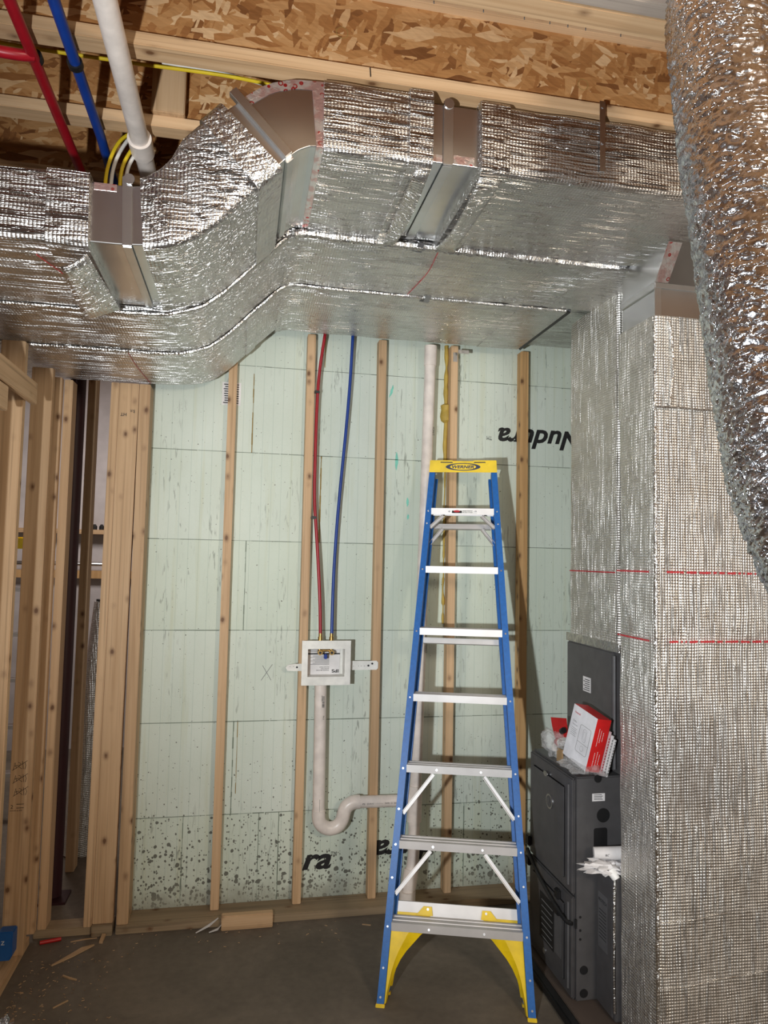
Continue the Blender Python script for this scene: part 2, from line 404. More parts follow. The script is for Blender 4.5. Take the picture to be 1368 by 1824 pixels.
# ------------------------------------------------------------------ setting
WALL = 3.713
struct('floor', G().box(-5, 4.5, -3.5, 8, -.1, 0), 'concrete')
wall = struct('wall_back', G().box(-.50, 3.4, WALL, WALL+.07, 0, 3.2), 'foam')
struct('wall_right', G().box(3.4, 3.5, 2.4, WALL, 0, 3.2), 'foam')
struct('wall_far', G().box(-5, 1.5, 6.9, 7.0, 0, 3.52), 'block_wall')
struct('wall_left', G().box(-4.1, -4.0, -3.5, 6.9, 0, 3.52), 'block_wall')
struct('ceiling', G().box(-5, 4.5, -3.5, 8, 3.457, 3.49), 'osb')
ORG[wall] = ORG[wall]
Z0 = 1.763+.5344
g = G(); gg = G()
for k in range(-2, 5+1):
    z = Z0-k*.457
    if z < .1 or z > 3.15: continue
    x = -.5
    while x < 3.0:
        w = random.uniform(.03, .12); t = random.uniform(.0009, .0022)
        g.box(x, x+w, WALL-.0012, WALL, z-t+random.uniform(-.0006, .0006), z+t); x += w+random.choice((0, 0, .004))
def vseam(gx, x, z0, z1, t=.0016):
    z = z0
    while z < z1:
        h = random.uniform(.02, .06); tt = t*random.uniform(.6, 1.6)
        gx.box(x-tt+random.uniform(-.001, .001), x+tt, WALL-.0012, WALL, z, min(z+h, z1)); z += h
for x, k, glue in ((-.235+.02, 4, 0), (.375, 3, 0), (-.22, 2, 0), (-.245, 4, 0)):
    pass
rowz = lambda k: Z0-k*.457
vseam(gg, .025, rowz(0), rowz(-1)-.04, .0022)      # glue joint beside the second strip, top course
vseam(gg, .395, rowz(-1)+.02, rowz(-1)+.30, .0022)
vseam(gg, .388, rowz(1), rowz(0), .0026)
vseam(g, .012, rowz(2), rowz(1), .0016)
vseam(g, -.02, rowz(4), rowz(3), .002)
vseam(gg, .0, rowz(4)+.1, rowz(3), .0014)
vseam(g, -.25, .04, rowz(4), .0016); vseam(g, .22, .04, rowz(4), .002); vseam(g, .12, .04, rowz(4), .0012); vseam(g, 1.2, .04, rowz(4), .0015)
obj('block_joints', g, 'seam', wall); obj('glue_joints', gg, 'seam_glue', wall, label='brown glue oozing from vertical block joints')
# printed name on the foam, cut by the block joints
up, dn, lt, rt = (0, 0, 1), (0, 0, -1), (-1, 0, 0), (1, 0, 0)
WY = WALL-.0012
g = G(); text(g, 'Nudura', (1.885, WY, 2.502), lt, dn, .150, 0, .28, .028, .515); text(g, 'TM', (1.335, WY, 2.455), lt, dn, .032, 0, 0, 0, .03)
obj('printed_name', g, 'black_print', wall, label='bold black name printed upside down high on the foam')
g = G(); text(g, 'dura', (1.055, WY, .296), lt, dn, .145, 0, .28, .03, .345); text(g, 'TM', (.722, WY, .255), lt, dn, .032, 0, 0, 0, .03)
obj('printed_name', g, 'black_print', wall, label='cut black name printed upside down near the floor')
g = G(); text(g, 'ra', (.345, WY, .178), rt, up, .145, 0, .28, .03, .15); text(g, 'TM', (.49, WY, .235), rt, up, .032, 0, 0, 0, .03)
obj('printed_name', g, 'black_print', wall, label='last letters of the black name printed upright near the floor')
g = G()   # chalk strokes
for cx, cz, w, h, a in ((.795, 2.29, .016, .10, 0), (.86, 2.07, .012, .05, 0), (.865, 1.99, .01, .03, 0), (.76, 2.67, .012, .07, .2)):
    pts = []
    for i in range(9):
        t = i/8; pts.append((cx+w*math.sin(t*math.pi)*.6+a*(t-.5)*.1+random.uniform(-.002, .002), cz-h/2+h*t))
    poly = pts+[(p[0]-w*math.sin(math.pi*i/8)*.95-.002, p[1]) for i, p in reversed(list(enumerate(pts)))]
    g.add([(x, WY, z) for x, z in poly], [tuple(range(len(poly)))])
obj('chalk_mark', g, 'teal', wall, label='teal chalk strokes')
g = G()   # scratched X
for a, b in (((.11, 1.13), (.165, 1.21)), ((.16, 1.13), (.115, 1.205))):
    g.tube([(a[0], WY, a[1]), (b[0], WY, b[1])], .0013, 5)
obj('scratch_mark', g, 'grey_print', wall)
g = G().box(-.135, -.04, WY-.0004, WY, 2.54, 2.66); obj('shipping_label', g, 'paper', wall)
g = G()
for i in range(9): g.box(-.13+random.uniform(0, .01), -.05, WY-.0009, WY-.0005, 2.55+i*.012, 2.555+i*.012)
obj('label_print', g, 'black_print', wall)

# bead of spray foam beside the fourth strip
g = G(); pts = []; rr = []
z = 1.42
while z < 2.95:
    pts.append((1.066+.004*noise.noise((0, 0, z*9)), WALL-.004, z))
    base = .011 if z > 2.3 else .006
    r = base+.007*noise.noise((3, 0, z*14))
    if 2.52 < z < 2.62: r = .03+.008*noise.noise((3, 5, z*30))
    if z < 2.3 and noise.noise((8, 1, z*5)) < -.15: r = .003
    rr.append(max(.003, r)); z += .012
g.tube(pts, rr, 10)
tag(obj('spray_foam_bead', g, 'spray', None, smooth=True), 'mustard coloured bead of hardened spray foam up the joint beside the strip behind the ladder', 'spray foam')

# joists: OSB web between two pine flanges, parallel to the back wall
JZ = 3.155
jl = ['I-joist nearest the camera with nail tips in its lower flange',
      'wooden I-joist with a bright orange flake board web right above the near duct',
      'wooden I-joist in shadow behind the red, blue and white pipes',
      'dark wooden I-joist above the middle duct', 'dark wooden I-joist above the rear duct']
for i, y in enumerate((1.565, 1.95, 2.325, 2.73, 3.12)):
    t = thing('i_joist', jl[i], 'joist', (0, y+.03, JZ), 'floor joists overhead')
    obj('bottom_flange', G().box(-4, 4, y, y+.064, JZ, JZ+.038), 'wood_x', t, bevel=.002)
    obj('web', G().box(-4, 4, y+.027, y+.037, JZ+.038, JZ+.265), 'osb', t)
    obj('top_flange', G().box(-4, 4, y, y+.064, JZ+.265, JZ+.302), 'wood_x', t, bevel=.002)
    if i == 0:
        for x in (.42, .55, .66, .73, .78, .83, .93): obj('nail', G().tube([(x, y+.05, JZ+.03), (x+.002, y+.0655, JZ-.001), (x+.003, y+.067, JZ-.004)], .0014, 5), 'black', t)
    if i == 1:
        g = G().tube([(.316, y-.001, JZ+.036), (.318, y-.002, JZ+.008)], .0016, 6)
        obj('nail', g, 'black', t)
        for x, z in ((.235, JZ+.15), (1.0, JZ+.11)):
            g = G().loft([[Vector((x+math.cos(a)*r, y+.0268, z+math.sin(a)*r)) for a in (k*math.pi/10 for k in range(20))] for r in (.0165, .0180)], cap=False)
            obj('knockout_ring', g, 'seam_glue', t)
tag(obj('brace_board', G().box(.45, 1.6, 1.515, 1.56, JZ+.0, JZ+.038), 'wood_grey', None, bevel=.003), 'weathered grey board across the top right corner beside the flex duct', 'board')
lumber('web_stiffener', 'upright pine block fixed to the shaded joist web beside the white pipe', 'block', -.34, -.235, 2.325-.02, 2.352, JZ+.038, JZ+.262, 'wood_z')

# bottom plates and strips on the foam wall
lumber('bottom_plate', 'brown treated sill plate on the slab along the green foam wall', 'sill plate', -.524, 3.0, 3.563, WALL, 0, .038, 'treated_x')
fur = [(-.103, .042, 'pine strip on the foam wall nearest the triple post, top under the duct bend', 'wood_z'),
       (.295, .042, 'mottled pine strip on the foam wall beside the red water line and outlet box', 'wood_z'),
       (.675, .042, 'pine strip on the foam wall crossed by the white outlet bracket end', 'wood_z'),
       (1.075, .040, 'pine strip on the foam wall right behind the ladder', 'wood_z'),
       (1.480, .044, 'orange tinged pine strip on the foam wall between ladder and furnace, chipped edge', 'wood_warm')]
for x, w, lb, mt in fur:
    top = 2.93
    o = lumber('furring_strip', lb, 'wood strip', x, x+w, 3.648, WALL-.001, .038, top, mt, 'pine strips on the foam wall')
# rear framing left of the foam wall
lumber('wall_stud', 'knotty outer stud of the triple post, touching the edge of the foam wall', 'stud', -.5235, -.472, 3.575, 3.70, .038, 2.59, 'wood_z', 'triple post')
p = lumber('wall_stud', 'wide middle stud of the triple post with a black lumber stamp near its top', 'stud', -.630, -.539, 3.575, 3.613, .05, 2.59, 'wood_z', 'triple post', None, (.014, 0))
g = G(); text(g, 'HT', (-.578, 3.5725, 2.442), lt, dn, .022, 0, 0, .01); text(g, 'SPF', (-.548, 3.5725, 2.46), dn, rt, .012, 0, 0, .01); text(g, '20', (-.56, 3.5725, 2.46), dn, rt, .012, 0, 0, .01)
obj('grade_stamp', g, 'black_print', p)
lumber('wall_stud', 'split edged stud on the doorway side of the triple post', 'stud', -.668, -.631, 3.575, 3.664, .038, 2.59, 'wood_z', 'triple post', None, (.014, 0))
lumber('sole_block', 'dark short block under the middle stud of the triple post', 'block', -.630, -.538, 3.560, 3.65, 0, .050, 'treated_x')
lumber('bottom_plate', 'short worn sole plate across the narrow opening in the left framing', 'sill plate', -.884, -.632, 3.584, 3.673, 0, .038, 'treated_x')
lumber('wall_stud', 'stud with large round knots at the left edge of the narrow opening', 'stud', -.868, -.830, 3.584, 3.673, .038, 2.59, 'wood_z', 'corner post')
lumber('wall_stud', 'stud behind the corner, second left of the narrow opening', 'stud', -.912, -.870, 3.545, 3.582, .04, 2.59, 'wood_z', 'corner post')
# left stud wall running toward the camera
lumber('bottom_plate', 'pine sole plate of the left stud wall running toward the camera', 'sill plate', -.975, -.886, .9, 3.54, 0, .038, 'wood_y')
sb = lumber('wall_stud', 'broad left wall stud with handwritten ink figures and a stamp low down', 'stud', -.957, -.868, 3.375, 3.413, .038, 2.59, 'wood_z', 'left wall studs')
lumber('wall_stud', 'left wall stud at the photo edge, passing behind the two horizontal boards', 'stud', -.957, -.868, 2.965, 3.003, .038, 2.59, 'wood_z', 'left wall studs')
lumber('wall_stud', 'left wall stud mostly cut off by the photo edge above the horizontal boards', 'stud', -.957, -.868, 2.555, 2.593, .038, 2.59, 'wood_z', 'left wall studs')
lumber('wall_board', 'upper horizontal board nailed across the left studs, longer than the one below', 'board', -.867, -.845, .9, 3.07, 2.358, 2.447, 'wood_y', 'boards across the left studs')
lumber('wall_board', 'lower horizontal board nailed across the left studs, shorter than the one above', 'board', -.867, -.845, .9, 2.72, 2.262, 2.352, 'wood_y', 'boards across the left studs')
# ink on the stud
g = G(); y = 3.3745
def stroke(pts): g.tube([(a, y, b) for a, b in pts], .0009, 4)
for i, z in enumerate((.82, .765, .71)):
    x = -.945+.004*i
    stroke([(x, z), (x+.006, z+.03), (x+.012, z+.004)]); stroke([(x+.004, z+.014), (x+.02, z+.018)])
    stroke([(x+.018, z+.03), (x+.03, z+.025), (x+.02, z+.012), (x+.034, z+.002)]); stroke([(x+.036, z+.034), (x+.04, z)])
    stroke([(x+.045, z+.03), (x+.05, z+.015), (x+.046, z)])
    stroke([(x-.004, z-.004), (x+.055, z+.036)])
obj('handwriting', g, 'black_print', sb); g = G()
text(g, '2', (-.948, y, .655), rt, up, .022, 0); text(g, 'STAND & BTR', (-.95, y, .643), rt, up, .008, 0)
g.box(-.925, -.895, y-.0005, y, .672, .674); g.box(-.925, -.895, y-.0005, y, .656, .658)
obj('grade_stamp', g, 'black_print', sb)

# next room through the gaps
t = thing('support_column', 'dark maroon steel column standing just behind the narrow opening', 'column', (-.892, 3.97, 0))
obj('post', G().tube([(-.892, 3.97, .02), (-.892, 3.97, 3.1)], .039, 24), 'maroon', t, smooth=True)
obj('base_plate', G().box(-.96, -.82, 3.9, 4.04, 0, .012), 'maroon', t)
lumber('wall_stud', 'shaded stud beyond the maroon column', 'stud', -.908, -.862, 4.28, 4.37, 0, 3.1, 'wood_z')
t = thing('foil_duct_roll', 'foil wrapped insulation roll leaning in the next room behind the triple post', 'roll', (-.93, 4.55, 0))
obj('roll', G().tube([(-.90, 4.55, .0), (-.86, 4.58, .7), (-.80, 4.62, 1.46)], .085, 24), 'foil_z', t, smooth=True)
g = G().tube([(-.80, 4.62, 1.455), (-.7985, 4.6205, 1.475)], .075, 24); obj('open_end', g, 'black', t)
t = thing('ledge_board', 'brown painted ledge with small dark items on the far grey wall', 'ledge', (-1.2, 6.85, 1.6))
obj('ledge', G().box(-2.4, -.2, 6.75, 6.9, 1.93, 1.97), 'wood_x', t); obj('rail', G().box(-2.4, -.2, 6.82, 6.9, 1.53, 1.60), 'wood_warm', t)
obj('conduit', G().tube([(-2.4, 6.80, 1.66), (-1.18, 6.80, 1.66)], .018, 10), 'steel', t)
for i, x in enumerate((-1.33, -1.27, -1.21)):
    tag(obj('small_bottle', G().tube([(x, 6.8, 1.971), (x, 6.8, 2.0), (x, 6.8, 2.02)], [.022, .022, .010], 10), 'black', None), ('leftmost', 'middle', 'rightmost')[i]+' tiny dark bottle on the far ledge', 'bottle', 'small bottles on the far ledge')
t = thing('step_ladder', 'red step ladder with a yellow top glimpsed through the left studs', 'ladder', (-1.62, 5.2, 0))
for s in (-1, 1): obj('rail', G().tube([(-1.62+s*.25, 5.1, 0), (-1.62+s*.15, 5.3, 1.78)], .028, 8), 'red_plastic', t)
for k in range(1, 6):
    f = k*.3/1.78; obj('step', G().box(-1.62-.25+.1*f, -1.62+.25-.1*f, 5.07+.2*f, 5.15+.2*f, k*.3-.012, k*.3+.012), 'alu', t)
obj('cap', G().box(-1.80, -1.44, 5.24, 5.38, 1.78, 1.86), 'yellow', t, bevel=.008)

# ------------------------------------------------------------------ ducts
def section(p_bot, p_top, y0, y1, r=.018, n=3):
    """rounded rectangle in the plane spanned by Y and the bottom->top line"""
    b, t = Vector((p_bot[0], 0, p_bot[1])), Vector((p_top[0], 0, p_top[1])); u = (t-b); H = u.length; u /= H
    out = []
    for (cy, ch, a0) in ((y0+r, r, math.pi), (y1-r, r, 1.5*math.pi), (y1-r, H-r, 0), (y0+r, H-r, .5*math.pi)):
        for i in range(n+1):
            a = a0+.5*math.pi*i/n
            q = b+u*(ch+r*math.sin(a)); out.append(Vector((q.x, cy+r*math.cos(a), q.z)))
    return out
# centre profile of the run: x_bottom, z_bottom, x_top, z_top, y shift (left end sits a little deeper)
PROF = [(-1.7, 2.60, -1.7, 2.803, .07), (-.36, 2.602, -.365, 2.808, .068), (-.285, 2.607, -.305, 2.812, .065), (-.225, 2.620, -.268, 2.835, .055),
        (-.165, 2.643, -.235, 2.875, .05), (-.095, 2.696, -.205, 2.925, .04), (.01, 2.80, -.152, 2.970, .02), (.069, 2.852, -.10, 3.012, .0),
        (.098, 2.882, -.062, 3.045, 0), (.125, 2.905, .02, 3.108, 0), (.15, 2.918, .095, 3.133, 0), (.178, 2.922, .175, 3.138, 0), (.30, 2.918, .30, 3.135, 0), (3.0, 2.918, 3.0, 3.140, 0)]
def at(s):
    """s = bottom x"""
    for a, b in zip(PROF, PROF[1:]):
        if s <= b[0]:
            f = (s-a[0])/(b[0]-a[0]); return [a[i]+(b[i]-a[i])*f for i in range(5)]
    return list(PROF[-1])
def run(x0, x1, y0, y1, inset=0, r=.018, wob=0, step=.03, dz=0, hscale=1):
    xs = [x0]; x = x0
    while x < x1-step*.6: x += step; xs.append(min(x, x1))
    if xs[-1] < x1: xs.append(x1)
    g = G(); rings = []
    for x in xs:
        a = at(x); b = Vector((a[0], 0, a[1]+dz)); t = Vector((a[2], 0, a[3]+dz)); u = (t-b).normalized()
        t = b+(t-b)*hscale
        b += u*inset; t -= u*inset
        ring = section((b.x, b.z), (t.x, t.z), y0+a[4]+inset, y1+a[4]-inset, r)
        if wob:
            c = sum(ring, Vector())/len(ring)
            ring = [p+(p-c).normalized()*wob*noise.noise((p.x*9, p.y*9, p.z*9+4)) for p in ring]
        rings.append(ring)
    return g.loft(rings)
NY0, NY1 = 1.94, 2.468
duct = thing('insulated_duct', 'nearest foil wrapped duct with bare metal elbow and two bare metal gaps on its front', 'duct', (.3, 2.2, 2.60), 'foil wrapped ducts')
obj('sheet_metal_section', run(-.50, -.24, NY0, NY1, .018, .003), 'sheet', duct, label='bare galvanised strip left of the bend')
obj('foil_wrap', run(-1.7, -.455, NY0, NY1, 0, .018, .006), 'foil_x', duct, smooth=True)
obj('wrap_cuff', run(-.555, -.445, NY0, NY1, -.004, .02, .006), 'foil_x', duct, smooth=True)
obj('foil_wrap', run(-.300, .045, NY0, NY1, 0, .018, .012, .02), 'foil_x', duct, smooth=True)
obj('wrap_cuff', run(.005, .068, NY0, NY1, -.008, .02, .010, .02), 'foil_bead', duct, smooth=True)
obj('elbow', run(.04, .176, NY0, NY1, .014, .003, 0, .008), 'sheet', duct, label='bare galvanised elbow')
obj('foil_wrap', run(.186, .47, NY0, NY1, 0, .018, .006), 'foil_x', duct, smooth=True)
obj('wrap_cuff', run(.435, .505, NY0, NY1, -.009, .02, .008), 'foil_x', duct, smooth=True, label='lifted wrap end beside the bare strip')
obj('sheet_metal_section', run(.46, .70, NY0, NY1, .018, .003), 'sheet', duct, label='bare galvanised strip between the wraps')
obj('foil_wrap', run(.665, 2.9, NY0, NY1, 0, .02, .006), 'foil_x', duct, smooth=True)
obj('wrap_cuff', run(.655, .745, NY0, NY1, -.008, .022, .009), 'foil_x', duct, smooth=True)
# standing cleats
def cleat(x, w, out, name='drive_cleat', mat='sheet_x', over=.0):
    a = at(x); g = G(); b = Vector((a[0], 0, a[1])); t = Vector((a[2], 0, a[3])); u = (t-b).normalized(); n = Vector((u.z, 0, -u.x))
    y0, y1 = NY0+a[4]+.018, NY1+a[4]-.018
    def bar(p, q, d, wd):
        s = n*wd/2; vs = [p-s, p+s, q+s, q-s]; g.add(vs+[v+d for v in vs], [(0, 1, 2, 3), (7, 6, 5, 4), (0, 4, 5, 1), (1, 5, 6, 2), (2, 6, 7, 3), (3, 7, 4, 0)])
    Y0, Y1 = Vector((0, y0, 0)), Vector((0, y1, 0))
    bi, ti = b+u*.018, t-u*.018
    bar(bi+Y0-u*.005, ti+Y0+u*(.004+over), Vector((0, -out, 0)), w)
    bar(bi+Y0-u*.004, bi+Y1-u*.004, -u*out*.5, w)
    return obj(name, g, mat, duct, bevel=.0015)
cleat(-.345, .026, .006, over=.02); cleat(.557, .03, .007, over=.006); c = cleat(.0985, .026, .020, 'slip_cleat', over=.03)
g = G().disc((.557, 1.952, 3.118), (0, -1, 0), .016, .004, 16); obj('cleat_tab', g, 'steel', duct)
g = G().disc((-.347, 2.018, 2.806), (0, -1, 0), .015, .004, 16); obj('cleat_tab', g, 'steel', duct)
# printed tape
g = G(); a = run(.168, .186, NY0, NY1, .010, .003, 0, .01); obj('foil_tape', a, 'tape', duct, label='foil tape printed with red marks')
g = G()
prev = None
for i in range(9):
    x = .104+.07*i/8; a = at(x); t = Vector((a[2], NY0+a[4]+.0125, a[3])); u = (Vector((a[2], 0, a[3]))-Vector((a[0], 0, a[1]))).normalized()
    q = (t-u*.010, t-u*.038)
    if prev: g.quad(prev[0], q[0], q[1], prev[1])
    prev = q
obj('foil_tape', g, 'tape', duct)
g = G().box(-.44, -.38, NY0+.068+.0165, NY0+.068+.018, 2.77, 2.79); obj('foil_tape', g, 'tape', duct)
obj('foil_tape', G().box(.505, .54, NY0+.0165, NY0+.018, 2.94, 2.96), 'tape', duct); obj('foil_tape', G().box(.575, .64, NY0+.0165, NY0+.018, 2.94, 2.965), 'tape', duct)
# hanging flap of wrap below the left end
g = G(); rows = []
for i in range(9):
    f = i/8; rows.append([Vector((-.452-.11*k/6*(.6+.4*f)+.01*f, 2.03+.46*f, 2.598-.045*math.sin(k/6*1.3)-.012*(1-f)+.004*noise.noise((k, i*.6, 1)))) for k in range(7)])
g.loft(rows, closed=False, cap=False); o = obj('loose_flap', g, 'foil_x', duct, smooth=True, label='loose flap of wrap drooping under the duct')
md = o.modifiers.new('t', 'SOLIDIFY'); md.thickness = .007
g = G(); rows = []
for i in range(9):
    f = i/8; rows.append([Vector((.502-.045*k/4, 1.95+.50*f, 2.908-.030*math.sin(math.pi*f)*(1-k/4)-.006*k/4)) for k in range(5)])
g.loft(rows, closed=False, cap=False); o = obj('loose_flap', g, 'foil_x', duct, smooth=True)
md = o.modifiers.new('t', 'SOLIDIFY'); md.thickness = .006
g = G(); rows = []
for i in range(9):
    f = i/8; rows.append([Vector((.655+.07*k/4, 1.95+.50*f, 2.908-.035*math.sin(math.pi*f)*(1-k/4)-.006*k/4)) for k in range(5)])
g.loft(rows, closed=False, cap=False); o = obj('loose_flap', g, 'foil_x', duct, smooth=True)
md = o.modifiers.new('t', 'SOLIDIFY'); md.thickness = .006

mid = thing('insulated_duct', 'middle foil wrapped duct between the nearest and the rear one', 'duct', (.3, 2.7, 2.6), 'foil wrapped ducts')
obj('foil_wrap', run(-1.7, .12, 2.482, 2.958, 0, .02, .008), 'foil_x', mid, smooth=True)
obj('foil_wrap', run(.12, 2.0, 2.482, 2.958, -.002, .02, .006), 'foil_x', mid, smooth=True)
rear = thing('insulated_duct', 'rear foil wrapped duct closest to the foam wall, open at its right end', 'duct', (.3, 3.2, 2.6), 'foil wrapped ducts')
obj('foil_wrap', run(-1.7, .12, 2.972, 3.555, 0, .02, .008), 'foil_x', rear, smooth=True)
obj('foil_wrap', run(.12, 1.43, 2.972, 3.600, -.002, .02, .006), 'foil_x', rear, smooth=True)
g = G().box(1.42, 2.1, 3.02, 3.62, 2.955, 3.10); obj('inner_section', g, 'foil_x', rear, bevel=.01)
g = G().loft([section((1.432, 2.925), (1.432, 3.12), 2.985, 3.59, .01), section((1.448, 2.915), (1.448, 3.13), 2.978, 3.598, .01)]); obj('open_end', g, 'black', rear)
def bead(x0, x1, y, r, parent, dz=-.002):
    pts = []; rr = []; x = x0
    while x < x1:
        a = at(x); pts.append(Vector((a[0], y+a[4]+.003*noise.noise((x*14, 1, 0)), a[1]+dz+.002*noise.noise((x*20, 5, 0))))); rr.append(r*(1+.35*noise.noise((x*45, y, 2)))); x += .008
    return obj('rolled_edge', G().tube(pts, rr, 8), 'foil_bead', parent, smooth=True, label='bright rolled edge of the wrap')
bead(.14, 1.40, 2.472, .017, mid); bead(-1.6, .12, 2.472, .008, mid); bead(-1.6, 1.42, 2.965, .009, rear)
# lapped wrap joints across the undersides
def lap(x, w, y0, y1, parent):
    o = obj('wrap_lap', run(x, x+w, y0, y1, -.004, .02, .006, .02), 'foil_x', parent, smooth=True); return o
lap(1.13, .05, 2.482, 2.958, mid); lap(1.32, .05, 2.482, 2.958, mid); lap(1.20, .04, 2.972, 3.60, rear); lap(.14, .05, 2.482, 2.958, mid); lap(.14, .04, 2.972, 3.60, rear); lap(-.02, .04, 2.972, 3.555, rear)
# red ruled print lines on the wrap
def redline(pts, parent, r=.0014):
    return obj('red_print_line', G().tube(smoothpath(pts, 6), r, 5), 'red_print', parent)
redline([(.68, 2.50, 2.914), (.69, 2.7, 2.914), (.665, 2.945, 2.914)], mid)
redline([(-.565, 2.50+.06, 2.599), (-.545, 2.25+.06, 2.599), (-.60, 2.0+.1, 2.599), ], duct)
redline([(-.50, 3.06, 2.599), (-.495, 3.3, 2.599), (-.475, 3.60, 2.600)], rear)
# hanger straps
def strap(name, label, x, y, z0, z1, w=.019):
    t = thing(name, label, 'strap', (x, y, z0), 'duct hanger straps')
    g = G().box(x-w/2, x+w/2, y-.0016, y, z0, z1); obj('band', g, 'sheet_x', t)
    obj('screw', G().disc((x, y-.0016, z0+(z1-z0)*.4), (0, -1, 0), .005, .003, 8), 'steel', t); obj('screw', G().disc((x, y-.0016, z1-.02), (0, -1, 0), .004, .002, 8), 'steel', t)
    return t
strap('hanger_strap', 'flat galvanised strap from the joist down the front of the near duct on the right', 1.045, 1.937, 2.965, 3.19)
for x, y, lb in ((.60, 2.4735, 'short strap tail folded under the joint of the near and middle ducts'), (.757, 2.966, 'short strap tail folded under the joint of the middle and rear ducts')):
    t = thing('hanger_strap', lb, 'strap', (x, y, 2.89), 'duct hanger straps')
    g = G().add([(x-.012, y-.035, 2.9135), (x+.012, y-.035, 2.9135), (x+.010, y+.005, 2.895), (x-.014, y+.005, 2.895), (x+.0, y+.05, 2.912), (x-.022, y+.05, 2.912)], [(0, 1, 2, 3), (3, 2, 4, 5)])
    o = obj('band', g, 'sheet_x', t); md = o.modifiers.new('t', 'SOLIDIFY'); md.thickness = .002
t = thing('pipe_bracket', 'small zinc bracket on the strip behind the ladder, just under the duct', 'bracket', (1.11, 3.64, 2.84))
obj('plate', G().box(1.085, 1.108, 3.642, 3.648, 2.84, 2.89), 'steel', t); obj('arm', G().box(1.10, 1.16, 3.60, 3.604, 2.875, 2.895), 'steel', t)

# ---- vertical boxes on the right
def vbox(x0, x1, y0, y1, z0, z1, wob=.004, r=.02, step=.035, nx=10):
    g = G(); rings = []; z = z0
    def ring(z):
        out = []; P = []
        n = 3
        for cx, cy, a0 in ((x0+r, y0+r, math.pi), (x1-r, y0+r, 1.5*math.pi), (x1-r, y1-r, 0), (x0+r, y1-r, .5*math.pi)):
            for i in range(n+1):
                a = a0+.5*math.pi*i/n; P.append(Vector((cx+r*math.cos(a), cy+r*math.sin(a), z)))
        for i, p in enumerate(P):
            q = P[(i+1) % len(P)]; d = (q-p).length; k = max(1, int(d/.05))
            for j in range(k): out.append(p+(q-p)*j/k)
        c = Vector(((x0+x1)/2, (y0+y1)/2, z))
        return [p+(p-c).normalized()*wob*noise.noise((p.x*8, p.y*8, p.z*5)) for p in out]
    while z < z1: rings.append(ring(z)); z += step
    rings.append(ring(z1)); return g.loft(rings)
RX, RN, RF = 1.447, 2.30, 2.552
ret = thing('return_drop', 'tall foil wrapped vertical duct box in the right foreground, bare metal collar at its top', 'duct', (1.8, 2.42, 0))
obj('foil_wrap', vbox(RX, 2.12, RN, RF, .035, 2.345, .006), 'foil_z', ret, smooth=True)
obj('wrap_collar', vbox(RX-.006, 2.126, RN-.006, RF+.004, 2.33, 2.672, .006), 'foil_z', ret, smooth=True, label='upper lap of the wrap with a ragged lower edge')
obj('sheet_metal_section', G().box(RX+.012, 2.105, RN+.012, RF-.008, 2.64, 2.93), 'sheet', ret, bevel=.003, label='bare galvanised collar')
g = G(); g.box(RX+.004, RX+.012, RN+.006, RF, 2.775, 2.800); g.box(RX+.008, 2.11, RN+.004, RN+.012, 2.780, 2.798); obj('slip_cleat', g, 'sheet_x', ret, bevel=.001)
obj('flared_collar', G().loft([[Vector(p) for p in ((RX+.008, RN+.008, 2.795), (2.11, RN+.008, 2.795), (2.11, RF-.006, 2.795), (RX+.008, RF-.006, 2.795))], [Vector(p) for p in ((RX+.004, 2.205, 2.925), (2.12, 2.205, 2.925), (2.12, 2.50, 2.925), (RX+.004, 2.50, 2.925))]]), 'sheet', ret, label='flared bare metal transition')
obj('drive_cleat', G().box(RX+.008, RX+.034, RN+.008, RN+.012, 2.66, 2.79), 'sheet_x', ret)
obj('foil_tape', G().add([(RX+.007, RN+.004, 2.80), (RX+.06, RN+.004, 2.80), (RX+.058, 2.213, 2.913), (RX+.004, 2.213, 2.913)], [(0, 1, 2, 3)]), 'tape', ret)
g = G(); pts = []; rr = []
for i in range(200):
    z = .045+i*.0131; pts.append((RX+.004, RN+.004, z)); rr.append(.007*(1+.5*noise.noise((z*50, 0, 0))))
obj('rolled_edge', G().tube(pts, rr, 8), 'foil_bead', ret, smooth=True, label='bright creased corner of the wrap')
pts = [Vector((RX+.05+.018*math.sin((z-2.33)/.34*3.14)+.004*noise.noise((z*30, 0, 0)), RN-.010, z)) for z in [2.34+.01*i for i in range(32)]]
obj('rolled_edge', G().tube(pts, .006, 8), 'foil_bead', ret, smooth=True)
pts = [Vector((x, RN-.009+.003*noise.noise((x*40, 0, 0)), 2.332+.008*noise.noise((x*12, 3, 0)))) for x in [RX+.0+.012*i for i in range(55)]]
obj('rolled_edge', G().tube(pts, .0045, 6), 'foil_bead', ret, smooth=True)
def redtext(z, x0, x1, dx=0):
    g = G(); x = x0
    while x < x1:
        w = random.uniform(.004, .014); g.box(x, min(x+w, x1), RN-.0085, RN-.0075, z-.004+random.uniform(-.001, .001), z+.004+random.uniform(-.001, .001)); x += w+random.choice((.002, .002, .012))
    obj('red_print_line', g, 'red_print', ret, label='line of small red print')
redtext(1.735, RX+.04, 1.98); redtext(1.488, RX+.05, 2.1)
for z in (1.735, 1.488):
    g = G(); y = RN+.03
    while y < RF-.01:
        w = random.uniform(.006, .02); g.box(RX-.0085, RX-.0075, y, y+w, z-.003, z+.003); y += w+.003
    obj('red_print_line', g, 'red_print', ret)
g = G(); cx, cz = 1.905, 1.738
g.loft([[Vector((cx+math.cos(a)*r, RN-.009, cz+math.sin(a)*r)) for a in (k*math.pi/10 for k in range(20))] for r in (.006, .0085)], cap=False); obj('red_print_mark', g, 'red_print', ret)
